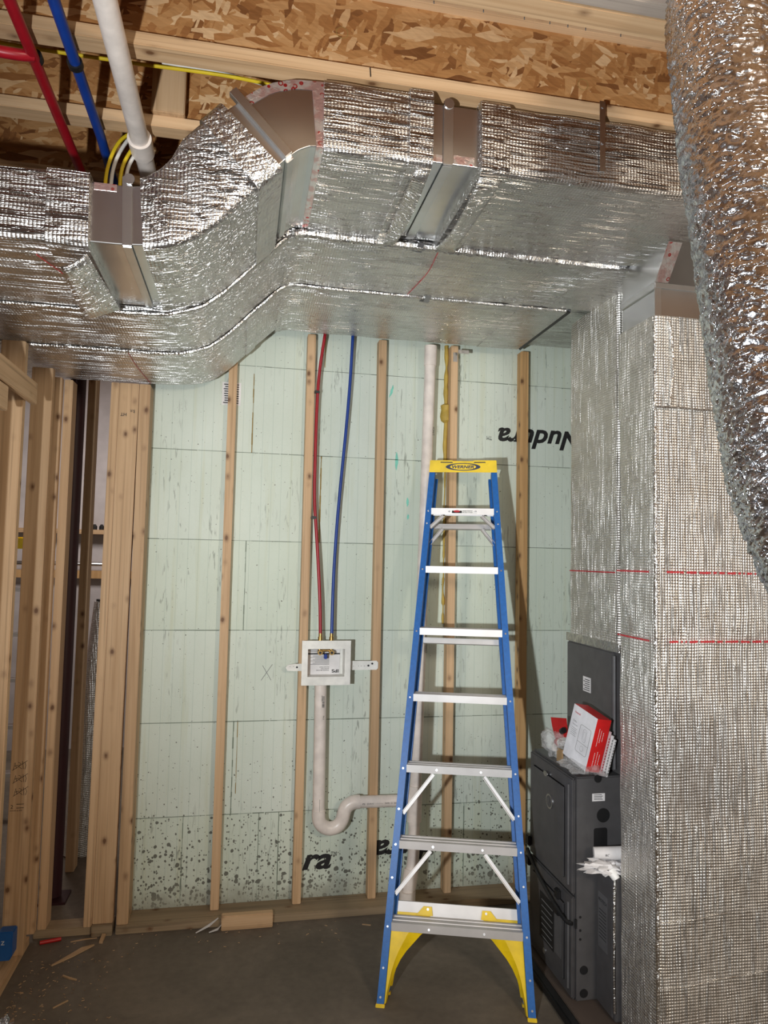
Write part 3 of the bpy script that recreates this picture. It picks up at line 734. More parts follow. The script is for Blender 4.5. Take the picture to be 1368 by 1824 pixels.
for z, x0, x1 in ((.30, RX, 2.12), (.52, RX+.0, 1.75)):
    pts = [Vector((x, RN-.004, z+.006*noise.noise((x*10, z, 0))+(x-x0)*.07)) for x in [x0+.015*i for i in range(int((x1-x0)/.015))]]
    obj('wrap_crease', G().tube(pts, .0018, 6), 'foil_bead', ret, smooth=True)

plen = thing('supply_plenum', 'foil wrapped vertical plenum rising from the coil cabinet, left of the foreground duct box', 'duct', (1.75, 2.93, 1.415))
obj('foil_wrap', vbox(1.535, 2.1, 2.715, 3.165, 1.43, 2.922, .004), 'foil_z', plen, smooth=True)
obj('red_print_line', G().box(1.5295, 1.5305, 2.73, 3.15, 1.722, 1.727), 'red_print', plen)

# ------------------------------------------------------------------ furnace
FX, FN, FF = 1.333, 2.70, 3.137
tag(obj('equipment_pad', G().box(1.30, 2.2, 2.28, 3.22, 0, .034), 'pad', None, bevel=.003), 'thin brown pad under the furnace', 'pad')
tag(obj('pad_edging', G().box(1.262, 1.299, 2.2, 3.24, 0, .036), 'black', None, bevel=.006), 'black rubber strip on the slab along the furnace pad', 'strip')
fz = .9
fur_ = thing('furnace', 'dark grey gas furnace standing on the pad, doors facing left, round holes in its side', 'furnace', (1.6, 2.92, .034))
obj('cabinet', G().box(FX+.012, 1.96, FN, FF, .035, fz), 'furnace', fur_, bevel=.004)
def door(z0, z1, name):
    g = G().box(FX-.004, FX+.012, FN+.004, FF-.004, z0, z1)
    d = obj(name, g, 'furnace', fur_, bevel=.006)
    g = G().box(FX-.010, FX-.003, FN+.07, FF-.05, z0+.04, z1-.05)
    obj('raised_panel', g, 'furnace', d, bevel=.005)
    g = G().tube([(FX-.006, FN+.035, z0+.03), (FX-.006, FN+.035, z1-.03)], .005, 8); obj('pressed_rib', g, 'furnace_trim', d, smooth=True)
    return d
d1 = door(.44, fz-.006, 'upper_door'); d2 = door(.04, .432, 'lower_door')
g = G().disc((FX-.010, FN+.245, .845), (-1, 0, 0), .02, .004, 24, .011); obj('sight_glass', g, 'steel', d1)
bd = obj('round_badge', G().disc((FX-.010, FN+.205, .74), (-1, 0, 0), .031, .004, 28), 'steel', d1, smooth=True)
obj('badge_centre', G().disc((FX-.014, FN+.205, .74), (-1, 0, 0), .024, .001, 24), 'furnace', bd)
g = G(); text(g, 'R', (FX-.0155, FN+.217, .728), (0, -1, 0), (0, 0, 1), .034, 0, 0, .02); obj('badge_letter', g, 'furnace_trim', bd)
g = G().disc((FX-.011, FN+.25, .10), (-1, 0, 0), .012, .003, 16); obj('knob', g, 'steel', d2)
g = G().box(FX-.0115, FX-.010, FN+.16, FN+.30, .14, .33); lb = obj('data_label', g, 'black_print', d2)
g = G()
for i in range(7): g.box(FX-.0122, FX-.0115, FN+.17+.01*(i % 2), FN+.28, .15+i*.025, .153+i*.025)
obj('label_print', g, 'grey_print', lb)
obj('warning_label', G().box(FX-.0115, FX-.010, FN+.09, FN+.15, .15, .31), 'furnace_trim', d2)
for y, z, s in ((FF-.012, .50, .035), (FF-.012, .41, .03), (FN+.12, .40, .03), (FN+.12, .335, .03)):
    obj('latch', G().box(FX-.022, FX-.004, y-.018, y+.018, z-s/2-.008, z+s/2), 'black', fur_, bevel=.004)
obj('door_strap', G().tube(smoothpath([(FX-.022, FF-.02, .46), (FX-.024, FN+.30, .405), (FX-.024, FN+.14, .357), (FX-.022, FN+.03, .335), (FX-.01, FN-.004, .335)], 6), .008, 10), 'black', fur_, smooth=True)
obj('strap_end', G().box(FX+.002, FX+.012, FN-.008, FN, .315, .352), 'black', fur_, bevel=.002)
# side panel facing the camera
obj('side_panel', G().box(FX+.010, 1.95, FN-.004, FN+.001, .045, fz-.004), 'furnace', fur_, bevel=.001)
g = G().disc((1.458, FN-.0035, .748), (0, -1, 0), .028, .002, 32); obj('knockout', g, 'black', fur_, label='large round black opening')
g = G().disc((1.435, FN-.0035, .893), (0, -1, 0), .016, .002, 24); obj('knockout', g, 'black', fur_)
pl = []
for cx, cz, a0 in ((1.47, .69, 0), (1.43, .69, .5), (1.43, .63, 1), (1.47, .63, 1.5)):
    for i in range(5):
        a = (a0+.5*i/4)*math.pi; pl.append((cx-.004+math.cos(a)*.009, cz+math.sin(a)*.009))
obj('knockout', G().prism(pl, 1, FN-.0055, FN-.003), 'black', fur_, label='rounded square black opening')
for z, r in ((.358, .005), (.307, .005), (.273, .005)): obj('knockout', G().disc((1.359, FN-.0035, z), (0, -1, 0), r, .002, 12), 'black', fur_)
for z in (.155, .067): obj('plug', G().disc((1.374, FN-.0035, z), (0, -1, 0), .0165, .005, 24), 'black', fur_, bevel=.001)
s = obj('rating_sticker', G().box(1.41, 1.465, FN-.0055, FN-.004, .805, .835), 'paper', fur_)
g = G()
for i in range(4): g.box(1.417, 1.455-.004*(i % 2), FN-.0062, FN-.0055, .811+i*.006, .813+i*.006)
obj('sticker_print', g, 'black_print', s)
# coil cabinet
coil = thing('coil_cabinet', 'grey evaporator coil cabinet on top of the furnace with a small white sticker', 'cabinet', (1.75, 2.93, .905))
obj('casing', G().box(1.535, 2.05, 2.70, 3.165, fz+.001, 1.405), 'furnace', coil, bevel=.004)
obj('front_panel', G().box(1.520, 1.535, 2.735, 3.155, fz+.01, 1.395), 'furnace', coil, bevel=.006)
obj('pressed_rib', G().tube([(1.522, 2.722, fz+.02), (1.522, 2.722, 1.38)], .007, 8), 'furnace_trim', coil, smooth=True)
obj('tape_band', vbox(1.524, 2.06, 2.69, 3.175, 1.395, 1.432, .004, .006, .012), 'foil_bead', coil, smooth=True)
s = obj('rating_sticker', G().box(1.5185, 1.520, 2.92, 2.99, 1.19, 1.255), 'paper', coil); g = G()
for i in range(6): g.box(1.5175, 1.5185, 2.927, 2.983-.01*(i % 2), 1.197+i*.009, 1.2+i*.009)
obj('sticker_print', g, 'black_print', s)
# filter cabinet
fc = thing('filter_cabinet', 'low grey filter cabinet between the furnace side and the foreground duct box', 'cabinet', (1.7, 2.62, .034))
obj('casing', G().box(1.432, 2.05, 2.556, 2.694, .035, .568), 'furnace', fc, bevel=.003)
obj('access_door', G().box(1.424, 1.432, 2.566, 2.688, .045, .555), 'furnace', fc, bevel=.003)
s = obj('instruction_label', G().box(1.4228, 1.424, 2.60, 2.67, .26, .47), 'furnace_trim', fc); g = G()
text(g, 'PROTECH', (1.4225, 2.667, .435), (0, -1, 0), (0, 0, 1), .018, 0, 0, .012, .064)
for i in range(9): g.box(1.4222, 1.4226, 2.608, 2.662, .3+i*.013, .3025+i*.013)
obj('label_print', g, 'black_print', s)
obj('foil_scrap', G().tube([(1.43, 2.556, .07), (1.425, 2.553, .2), (1.428, 2.554, .56)], [.006, .004, .007], 6), 'foil_bead', fc)

# ---- things on top of the furnace
def oriented_box(name, label, cat, o, ex, ey, ez, mat, parent=None):
    o, ex, ey, ez = map(Vector, (o, ex, ey, ez))
    g = G().add([o, o+ex, o+ex+ey, o+ey, o+ez, o+ex+ez, o+ex+ey+ez, o+ey+ez], [(0, 3, 2, 1), (4, 5, 6, 7), (0, 1, 5, 4), (1, 2, 6, 5), (2, 3, 7, 6), (3, 0, 4, 7)])
    ob = obj(name, g, mat, parent, bevel=.001)
    return tag(ob, label, cat) if cat else ob
# carton: white face toward the left/front, red side toward the camera right
o = Vector((1.381, 2.699, .923)); ex = Vector((-.106, .983, .17)).normalized()
ez = Vector((.172, -.15, .974)); ez = (ez-ex*ez.dot(ex)).normalized(); ey = ez.cross(ex)
if ey.x < 0: ey = -ey
H, W, D_ = .22, .17, .066
ct = thing('thermostat_carton', 'white and red carton tilted on the furnace top with a line drawing of a device', 'box', tuple(o))
def ob_(name, a, u, v, w, mat, parent, label=None):
    g = G().add([a, a+u, a+u+v, a+v, a+w, a+u+w, a+u+v+w, a+v+w], [(0, 3, 2, 1), (4, 5, 6, 7), (0, 1, 5, 4), (1, 2, 6, 5), (2, 3, 7, 6), (3, 0, 4, 7)])
    return obj(name, g, mat, parent, label=label)
body = ob_('carton_body', o, ex*W, ez*H, ey*D_, 'box_red', ct)
wf = ob_('white_face', o-ey*.0006, ex*W, ez*H, ey*.0006, 'box_white', ct)
# drawing on the white face: plane coordinates (u from left=far edge, v up)
def fp(u, v, k=.0012): return o+ex*(W-u*W/.115)+ez*v*H/.205-ey*k
g = G()
def rr_(g, u0, u1, v0, v1, r, t, k=.0012):
    def ring(d):
        out = []
        for cu, cv, a0 in ((u1-r, v1-r, 0), (u0+r, v1-r, .5), (u0+r, v0+r, 1), (u1-r, v0+r, 1.5)):
            for i in range(5):
                a = (a0+.5*i/4)*math.pi; out.append(fp(cu+(r-d)*math.cos(a), cv+(r-d)*math.sin(a), k))
        return out
    g.loft([ring(0), ring(t)], cap=False)
rr_(g, .05, .103, .045, .150, .008, .0014); rr_(g, .068, .086, .092, .140, .008, .0008); rr_(g, .072, .082, .10, .132, .005, .0006)
rr_(g, .070, .084, .055, .075, .006, .0007); g.quad(fp(.05, .083), fp(.103, .083), fp(.103, .0842), fp(.05, .0842))
obj('line_drawing', g, 'grey_print', ct)
g = G(); text(g, 'Honeywell', fp(.012, .176), -ex, ez, .012, 0, 0, .01, .04); text(g, 'T6', fp(.105, .155), ez, ex, .0001, 0)
obj('brand_print', g, 'red_print', ct)
g = G(); text(g, 'T6 Pro', fp(.012, .142), -ex, ez, .010, 0, 0, .015); text(g, 'Thermostat', fp(.012, .130), -ex, ez, .008, 0, 0, .01)
for i in range(5): g.quad(fp(.012, .118-i*.007), fp(.040-.004*(i % 2), .118-i*.007), fp(.040-.004*(i % 2), .1194-i*.007), fp(.012, .1194-i*.007))
obj('title_print', g, 'grey_print', ct)
sp = lambda w, v: o-ex*.0008+ey*w*D_/.052+ez*v*H/.205
for i, (w, v0, v1) in enumerate(((.016, .10, .165), (.024, .115, .16), (.033, .12, .155), (.018, .02, .07), (.028, .02, .075), (.037, .03, .07))):
    g = G(); v = v0
    while v < v1:
        h = random.uniform(.002, .006); g.quad(sp(w, v), sp(w+.0018, v), sp(w+.0018, v+h), sp(w, v+h)); v += h+.0015
    obj('side_print', g, 'white_print', ct)
# booklets behind the carton
for k, (dx, mt, lb) in enumerate(((.070, 'paper_pink', 'pink printed booklet leaning right behind the carton'), (.082, 'paper', 'white booklet leaning outermost behind the carton'), (.093, 'paper', 'white folded sheet with black bars farthest behind the carton'))):
    a = o+ey*dx+Vector((0, 0, -.012-.004*k))-ex*(.004*k)
    b = thing('booklet', lb, 'booklet', tuple(a), 'papers behind the carton')
    ob_('pages', a, ex*.12, ez*(.185-.01*k), ey*.007, mt, b)
    g = G()
    for i in range(12):
        v = .02+i*.012; q = a-ex*.0006; g.quad(q+ey*.001+ez*v, q+ey*.006+ez*v, q+ey*.006+ez*(v+.007), q+ey*.001+ez*(v+.007))
    obj('edge_print', g, 'red_print' if k == 0 else 'grey_print', b)
# clear bag around
def blob(c, r, seed=0, amp=.3, seg=24, fr=5):
    g = G(); rings = []; c = Vector(c)
    for i in range(1, seg//2):
        th = math.pi*i/(seg//2)
        ring = []
        for j in range(seg):
            ph = 2*math.pi*j/seg; d = Vector((math.sin(th)*math.cos(ph), math.sin(th)*math.sin(ph), math.cos(th)))
            k = 1+amp*noise.noise(d*fr*.4+Vector((seed, 0, 0)))+amp*.4*noise.noise(d*fr+Vector((0, seed, 0)))
            ring.append(c+Vector((d.x*r[0], d.y*r[1], d.z*r[2]))*k)
        rings.append(ring)
    return g.loft(rings)
tag(obj('plastic_bag', blob((1.405, 2.77, .925), (.075, .10, .022), 2, .5), 'film', None, smooth=True), 'crumpled clear plastic bag lying under the carton on the furnace', 'bag')
b = thing('fittings_bag', 'clear bag with a white pipe elbow, left of the carton on the furnace top', 'bag', (1.385, 3.0, .905))
obj('film', blob((1.395, 3.00, .955), (.055, .10, .05), 5, .5), 'film', b, smooth=True)
obj('pipe_elbow', G().tube(arc((1.40, 2.97, .925), .045, 0, math.pi*.55, (0, 1, 0), (0, 0, 1), 8), .018, 14), 'pvc', b, smooth=True)
obj('cardboard_insert', G().box(1.365, 1.372, 2.88, 2.93, .903, .96), 'card', b)
t = thing('valve_tag', 'red paper tag with a small fitting behind the carton', 'tag', (1.41, 3.02, 1.0))
g = G().add([(1.40, 3.05, 1.02), (1.43, 2.96, 1.035), (1.42, 2.93, 1.00), (1.40, 3.02, .975)], [(0, 1, 2, 3)]).add([(1.395, 3.055, 1.06), (1.425, 2.96, 1.075), (1.43, 2.96, 1.035), (1.40, 3.05, 1.02)], [(0, 1, 2, 3)])
o_ = obj('tag_sheet', g, 'red_plastic', t); md = o_.modifiers.new('t', 'SOLIDIFY'); md.thickness = .002
obj('knob', G().tube([(1.40, 2.955, 1.02), (1.40, 2.935, 1.03)], .013, 12), 'black', t)
obj('fitting', G().tube([(1.395, 2.97, .97), (1.395, 2.93, .975)], .012, 12), 'white_print', t)
obj('collar', G().tube([(1.395, 2.985, .968), (1.395, 2.968, .97)], .017, 12), 'red_plastic', t)
# papers and bag on the filter cabinet
t = thing('paper_roll', 'rolled white instruction papers on top of the low filter cabinet', 'paper', (1.44, 2.6, .60))
obj('sheets', G().tube([(1.385, 2.635, .630), (1.46, 2.61, .634), (1.54, 2.60, .636)], [.021, .025, .025], 14), 'paper', t, smooth=True)
g = G(); text(g, 'ROY', (1.415, 2.597, .628), (1, 0, 0), (0, -.2, 1), .014, 0); obj('print', g, 'black_print', t)
t = thing('crumpled_bag', 'crumpled white plastic bag hanging over the edge of the filter cabinet', 'bag', (1.42, 2.6, .57))
obj('sheet', blob((1.425, 2.605, .590), (.10, .052, .020), 8, .75, 32, 9), 'paper', t, smooth=True)
obj('corner', G().tube([(1.425, 2.575, .586), (1.437, 2.552, .560)], [.02, .015], 10), 'white_print', t, smooth=True)

# ------------------------------------------------------------------ flexible duct (foreground right)
fx = thing('flexible_duct', 'crinkled silver flexible duct curving down in the right foreground', 'flexible duct', (1.1, 1.4, 2.6))
PTS = [(1.10, 1.425, 3.44), (1.087, 1.425, 3.212), (1.072, 1.42, 3.04), (1.074, 1.39, 2.80), (1.074, 1.34, 2.519), (1.070, 1.28, 2.222), (1.069, 1.23, 2.0), (1.080, 1.20, 1.884), (1.118, 1.17, 1.743), (1.215, 1.15, 1.649), (1.42, 1.15, 1.56), (1.7, 1.16, 1.50)]
FR = .119
path = smoothpath(PTS, 56)
g = G(); seg = 180; rings = []; nrm = Vector((1, 0, 0)); dist = 0
for i, p in enumerate(path):
    if i: dist += (p-path[i-1]).length
    t_ = (path[min(i+1, len(path)-1)]-path[max(i-1, 0)]).normalized(); nrm = (nrm-t_*nrm.dot(t_)).normalized(); bn = t_.cross(nrm)
    ring = []
    for k in range(seg):
        a = 2*math.pi*k/seg
        u = a*FR; w = dist
        th = u*.35  # wrinkles run obliquely round the jacket
        q = w+.30*u
        wrp = .018*noise.noise((math.cos(a)*3, math.sin(a)*3, w*9))
        c1 = noise.noise((math.cos(a)*2.6, math.sin(a)*2.6, w*7))
        c2 = noise.noise((math.cos(a)*1.9, math.sin(a)*1.9+9, (q+wrp)*62))
        c3 = noise.noise((math.cos(a)*3.4+5, math.sin(a)*3.4, (w-.2*u+wrp)*120))
        c4 = noise.noise((math.cos(a)*7+2, math.sin(a)*7, (q-wrp)*150))
        r = FR+.004*c1+.0042*(.5-abs(c2)*2.0)+.0036*(.5-abs(c3)*2)+.0030*(.4-abs(c4)*2)
        ring.append(p+(nrm*math.cos(a)+bn*math.sin(a))*r)
    rings.append(ring)
g.loft(rings)
obj('foil_jacket', g, 'foil_flex', fx, smooth=False)
for p in bpy.data.objects['foil_jacket'].data.polygons: p.use_smooth = True

# ------------------------------------------------------------------ pipes overhead on the left
t = thing('drain_pipe', 'white plastic drain pipe passing overhead on the left with a coupling at its far end', 'pipe', (-.378, 2.2, 3.12))
obj('pipe', G().tube([(-.378, .4, 3.118), (-.378, 3.4, 3.118)], .030, 32), 'pvc', t, smooth=True)
g = G().loft([[Vector((-.378+math.cos(a)*r, y, 3.118+math.sin(a)*r)) for a in (k*math.pi/16 for k in range(32))] for r, y in ((.031, 2.345), (.0385, 2.345), (.0385, 2.43), (.031, 2.43))]); obj('coupling', g, 'pvc', t, smooth=True)
t = thing('water_line', 'dark red water tube running overhead at the top left with a side branch', 'tube', (-.615, 2.2, 3.135), 'overhead water tubes')
obj('tube', G().tube([(-.615, .5, 3.137), (-.615, 3.3, 3.12)], .0155, 20), 'pex_red', t, smooth=True)
obj('branch', G().tube(smoothpath([(-.612, 2.02, 3.125), (-.68, 2.0, 3.11), (-.9, 1.96, 3.10)], 6), .0155, 16), 'pex_red', t, smooth=True)
obj('clamp', G().tube([(-.615, 2.035, 3.137), (-.615, 2.055, 3.137)], .021, 20), 'black', t)
t = thing('water_line', 'blue water tube running overhead between the red tube and the white pipe', 'tube', (-.508, 2.2, 3.135), 'overhead water tubes')
obj('tube', G().tube([(-.512, .5, 3.137), (-.508, 2.4, 3.137), (-.506, 3.3, 3.05)], .0155, 20), 'pex_blue', t, smooth=True)
obj('clamp', G().tube([(-.51, 2.035, 3.137), (-.51, 2.055, 3.137)], .021, 20), 'black', t)
t = thing('waste_elbow', 'large white drain elbow behind the duct at the left edge', 'pipe', (-.80, 2.66, 2.8))
obj('elbow', G().tube(smoothpath([(-.86, 2.62, 2.84), (-.845, 2.64, 2.94), (-.84, 2.70, 3.02), (-.84, 2.9, 3.06)], 8), .054, 28), 'pvc', t, smooth=True)
obj('hub', G().tube([(-.843, 2.665, 2.985), (-.84, 2.74, 3.03)], .061, 28), 'pvc', t, smooth=True)
g = G().tube(smoothpath([(-.95, 2.55, 2.85), (-.93, 2.57, 2.90), (-.98, 2.62, 2.98)], 6), .035, 20); tag(obj('waste_pipe', g, 'pvc', None, smooth=True), 'white pipe end cut off by the left edge beside the large elbow', 'pipe')
tag(obj('yellow_cable', G().tube(smoothpath([(-1.2, 2.13, 3.25), (-.75, 2.16, 3.245), (-.4, 2.20, 3.27), (-.1, 2.21, 3.28), (.1, 2.16, 3.23), (.3, 2.15, 3.19)], 8), .0055, 8), 'yellow_cable', None, smooth=True), 'yellow electrical cable strung between the joists', 'cable')
tag(obj('white_cable', G().tube(smoothpath([(-.3, 2.22, 3.30), (-.1, 2.22, 3.292), (.1, 2.23, 3.27)], 8), .005, 8), 'white_cable', None, smooth=True), 'short white cable beside the yellow one above the duct', 'cable')
for i, (dx, mt, lb) in enumerate(((0, 'yellow_cable', 'yellow cable looping down behind the duct, leftmost of the bundle'), (.02, 'white_cable', 'white cable looping down between the two yellow ones'), (.05, 'yellow_cable', 'yellow cable looping down behind the duct, between white ones'), (.07, 'white_cable', 'white cable looping down nearest the white pipe'))):
    tag(obj('cable_loop', G().tube(smoothpath([(-.38, 2.46, 3.22), (-.45+dx, 2.44, 3.16), (-.485+dx*.9, 2.42, 3.05), (-.49+dx, 2.42, 2.93), (-.47+dx*1.3, 2.42, 2.822)], 8), .006, 8), mt, None, smooth=True), lb, 'cable', 'looped cables')

# ------------------------------------------------------------------ plumbing on the foam wall
PY = 3.625
ris = thing('drain_riser', 'white vertical drain pipe on the foam wall passing behind the ladder', 'pipe', (.92, PY, 0))
obj('pipe', G().tube([(.908, PY, .50), (.953, PY, 2.908)], .030, 28), 'pvc', ris, smooth=True)
obj('coupling', G().tube([(.951, PY, 2.80), (.953, PY, 2.908)], .034, 28), 'pvc', ris, smooth=True)
obj('tee', G().tube([(.906, PY, .42), (.908, PY, .60)], .037, 28).tube([(.84, PY, .525), (.90, PY, .525)], .036, 24), 'pvc', ris, smooth=True)
obj('lower_pipe', G().tube(smoothpath([(.906, PY, .43), (.906, PY, .28), (.90, PY-.005, .22), (.885, PY-.02, .15), (.872, PY-.03, .09), (.868, PY-.03, .0)], 6), .030, 28), 'pvc', ris, smooth=True)
obj('hub', G().tube([(.893, PY-.012, .185), (.874, PY-.028, .10)], .038, 28).tube([(.869, PY-.03, .09), (.868, PY-.03, .03)], .042, 28), 'pvc', ris, smooth=True)
def vtext(parent, s, x, y, z, h, r=None, up_=True, dx=0):
    g = G(); text(g, s, (x, y, z), (dx, 0, 1) if up_ else (dx, 0, -1), (-1, 0, 0) if up_ else (1, 0, 0), h, 0, 0, .01); return obj('pipe_print', g, 'black_print', parent)
for z, s in ((1.28, 'CHARLOTTE PIPE'), (2.42, '2 INCH'), (2.02, 'ASTM D 1785 NSF-DWV')): vtext(ris, s, .925+(z-.5)*.0185+.012, PY-.0305, z, .014)
trap = thing('drain_trap', 'white drain pipe below the outlet box with a U trap', 'pipe', (.46, PY, .38))
down = [(.408, PY, 1.12), (.412, PY, .475)]
ub = arc((.474, PY, .468), .062, math.pi, 2*math.pi, (1, 0, 0), (0, 0, 1), 12)
el = arc((.598, PY, .472), .058, math.pi, .5*math.pi, (1, 0, 0), (0, 0, 1), 8)
obj('standpipe', G().tube([(.406, PY, 1.12), (.412, PY, .47)], .0305, 28), 'pvc', trap, smooth=True)
obj('trap_bend', G().tube([(.412, PY, .50), (.412, PY, .475)]+ub[1:], .034, 28), 'pvc', trap, smooth=True)
obj('elbow', G().tube([(.536, PY, .455)]+[(.538, PY, .47)]+el[1:]+[(.62, PY, .530)], .0345, 28), 'pvc', trap, smooth=True)
obj('cross_pipe', G().tube([(.60, PY, .530), (.86, PY, .526)], .0300, 28), 'pvc', trap, smooth=True)
g = G(); text(g, 'PS  DWV ———  PIPE D 200-15', (.63, PY-.0305, .524), (1, 0, -.01), (0, 0, 1), .011, 0, 0, 0, .2); obj('pipe_print', g, 'black_print', trap)
g = G()
for i in range(14): g.box(.412, .424, PY-.0312, PY-.0305, 1.01+i*.0042, 1.01+i*.0042+random.uniform(.001, .003))
text(g, '10 PIPE', (.408, PY-.031, 1.07), (0, 0, -1), (1, 0, 0), .010, 0); text(g, 'No.2', (.418, PY-.031, .97), (0, 0, -1), (1, 0, 0), .010, 0); g.box(.4125, .4135, PY-.0312, PY-.0305, .50, .56)
obj('pipe_print', g, 'black_print', trap)

BY = 3.588
bx = thing('outlet_box', 'white recessed washing machine outlet box with brass valves mounted between the strips', 'outlet box', (.428, 3.62, 1.12))
bl, br, bb, bt = .304, .551, 1.122, 1.344
def frame(x0, x1, z0, z1, wx, wz, y0, y1):
    g = G(); g.box(x0, x1, y0, y1, z0, z0+wz); g.box(x0, x1, y0, y1, z1-wz, z1); g.box(x0, x0+wx, y0, y1, z0+wz, z1-wz); g.box(x1-wx, x1, y0, y1, z0+wz, z1-wz); return g
obj('face_frame', frame(bl, br, bb, bt, .030, .042, BY, BY+.006), 'plastic_w', bx, bevel=.001)
obj('recess', frame(bl+.026, br-.026, bb+.038, bt-.038, .004, .004, BY+.005, BY+.09), 'plastic_w', bx)
obj('back_panel', G().box(bl+.026, br-.026, BY+.085, BY+.09, bb+.038, bt-.038), 'plastic_w', bx)
lp = obj('instruction_label', G().box(bl+.031, br-.045, BY+.079, BY+.0848, bb+.042, bt-.045), 'paper', bx)
g = G(); y = BY+.0785
text(g, 'IPS', (br-.05, y, bb+.066), lt, dn, .022, 0, 0, .03, .036)
for i in range(3): text(g, ('WASHING MACHINE', 'OUTLET BOX', 'DO NOT PAINT')[i], (br-.10, y, bb+.065+.008*i), lt, dn, .007, 0, 0, .01)
for i in range(8): g.box(bl+.05+.012*(i % 3), br-.10, y-.0004, y, bb+.092+i*.006, bb+.0935+i*.006)
g.box(bl+.031, br-.045, y-.0005, y, bb+.143, bb+.150)
for i in range(3): g.box(bl+.05, br-.08, y-.0004, y, bb+.156+i*.006, bb+.158+i*.006)
obj('label_print', g, 'black_print', lp)
g = G(); 
for x in (.397, .456):
    g.tube([(x, BY+.05, bt-.03), (x, BY+.05, bt-.065)], .009, 14); g.tube([(x, BY+.055, bt-.062), (x, BY+.012, bt-.062)], .0125, 16)
g.tube([(.397, BY+.05, bt-.055), (.456, BY+.05, bt-.055)], .007, 10); obj('valve', g, 'brass', bx, smooth=True, label='pair of brass valves')
g = G()
for x in (.397, .456): g.disc((x, BY+.0125, bt-.062), (0, -1, 0), .007, .001, 14)
obj('valve_mouth', g, 'black', bx)
obj('lever', G().box(.418, .434, BY+.02, BY+.045, bt-.095, bt-.07), 'pex_blue', bx, bevel=.003, label='blue valve lever')
g = G()
for x in (.397, .454): g.tube([(x, BY+.03, bt-.002), (x, BY+.03, bt+.016), (x, BY+.03, bt+.017), (x, BY+.03, bt+.034)], [.0115, .0115, .009, .009], 12)
obj('nut', g, 'brass', bx, smooth=True)
g = G().prism([(.228, 1.203), (.238, 1.188), (.272, 1.186), (.31, 1.186), (.31, 1.222), (.272, 1.222), (.238, 1.216)], 1, BY+.054, BY+.058)
g.prism([(.545, 1.188), (.695, 1.188), (.703, 1.196), (.703, 1.226), (.695, 1.234), (.545, 1.234)], 1, BY+.054, BY+.058)
br_ = obj('mounting_bracket', g, 'plastic_w', bx); g = G()
for x, z in ((.285, 1.205), (.652, 1.21), (.672, 1.22)): g.disc((x, BY+.054, z), (0, -1, 0), .005, .003, 10)
for x in (.25, .268, .575, .6, .615, .632): g.disc((x, BY+.054, 1.208), (0, -1, 0), .0016, .0005, 6)
obj('screw', g, 'black', br_)
t = thing('supply_tube', 'red water tube curving down the foam wall to the outlet box', 'tube', (.4, 3.65, 1.36), 'water tubes on the foam wall')
obj('tube', G().tube(smoothpath([(.385, 3.635, 2.95), (.358, 3.636, 2.72), (.350, 3.64, 2.5), (.349, 3.64, 2.25), (.352, 3.64, 2.05), (.372, 3.63, 1.8), (.390, 3.622, 1.55), (.397, BY+.03, 1.37)], 10), .0082, 14), 'pex_red', t, smooth=True)
g = G()
for z in (2.62, 1.965): g.box(.335, .362, 3.626, 3.648, z-.006, z+.008)
obj('pipe_clip', g, 'black', t, bevel=.002)
t = thing('supply_tube', 'blue water tube dropping down the foam wall to the outlet box', 'tube', (.45, 3.65, 1.36), 'water tubes on the foam wall')
obj('tube', G().tube(smoothpath([(.530, 3.635, 2.95), (.522, 3.64, 2.7), (.508, 3.645, 2.45), (.490, 3.65, 2.2), (.473, 3.65, 1.95), (.461, 3.64, 1.7), (.456, 3.625, 1.5), (.455, BY+.03, 1.37)], 10), .0082, 14), 'pex_blue', t, smooth=True)

# ------------------------------------------------------------------ the ladder
LO = Vector((.86628, 2.75621, 0)); lz = Vector((.09434737, .29568654, .95061456)).normalized(); lx = Vector((.95163922, -.30721583, .00110973)); lx = (lx-lz*lx.dot(lz)).normalized(); ly = lz.cross(lx)
mx = Matrix((lx, ly, lz)).transposed().to_4x4(); mx.translation = LO
lad = thing('step_ladder', 'tall blue step ladder with yellow cap leaning folded against the foam wall', 'ladder', None, matrix=mx)
hw = lambda s: (.562-.119*s)/2          # half distance between the rail webs at height s
FOOT = .006
def slanted(poly, s0, s1, side, off=0):
    """cross section poly (x outward, y) swept up the rail"""
    rings = []
    for s in (s0, s1):
        ring = [Vector((side*(hw(s)+off+px), py, s)) for px, py in poly]
        rings.append(ring if side > 0 else ring[::-1])
    return rings
CH = lambda w, d, t: [(0, 0), (w, 0), (w, t), (t, t), (t, d-t), (w, d-t), (w, d), (0, d)]
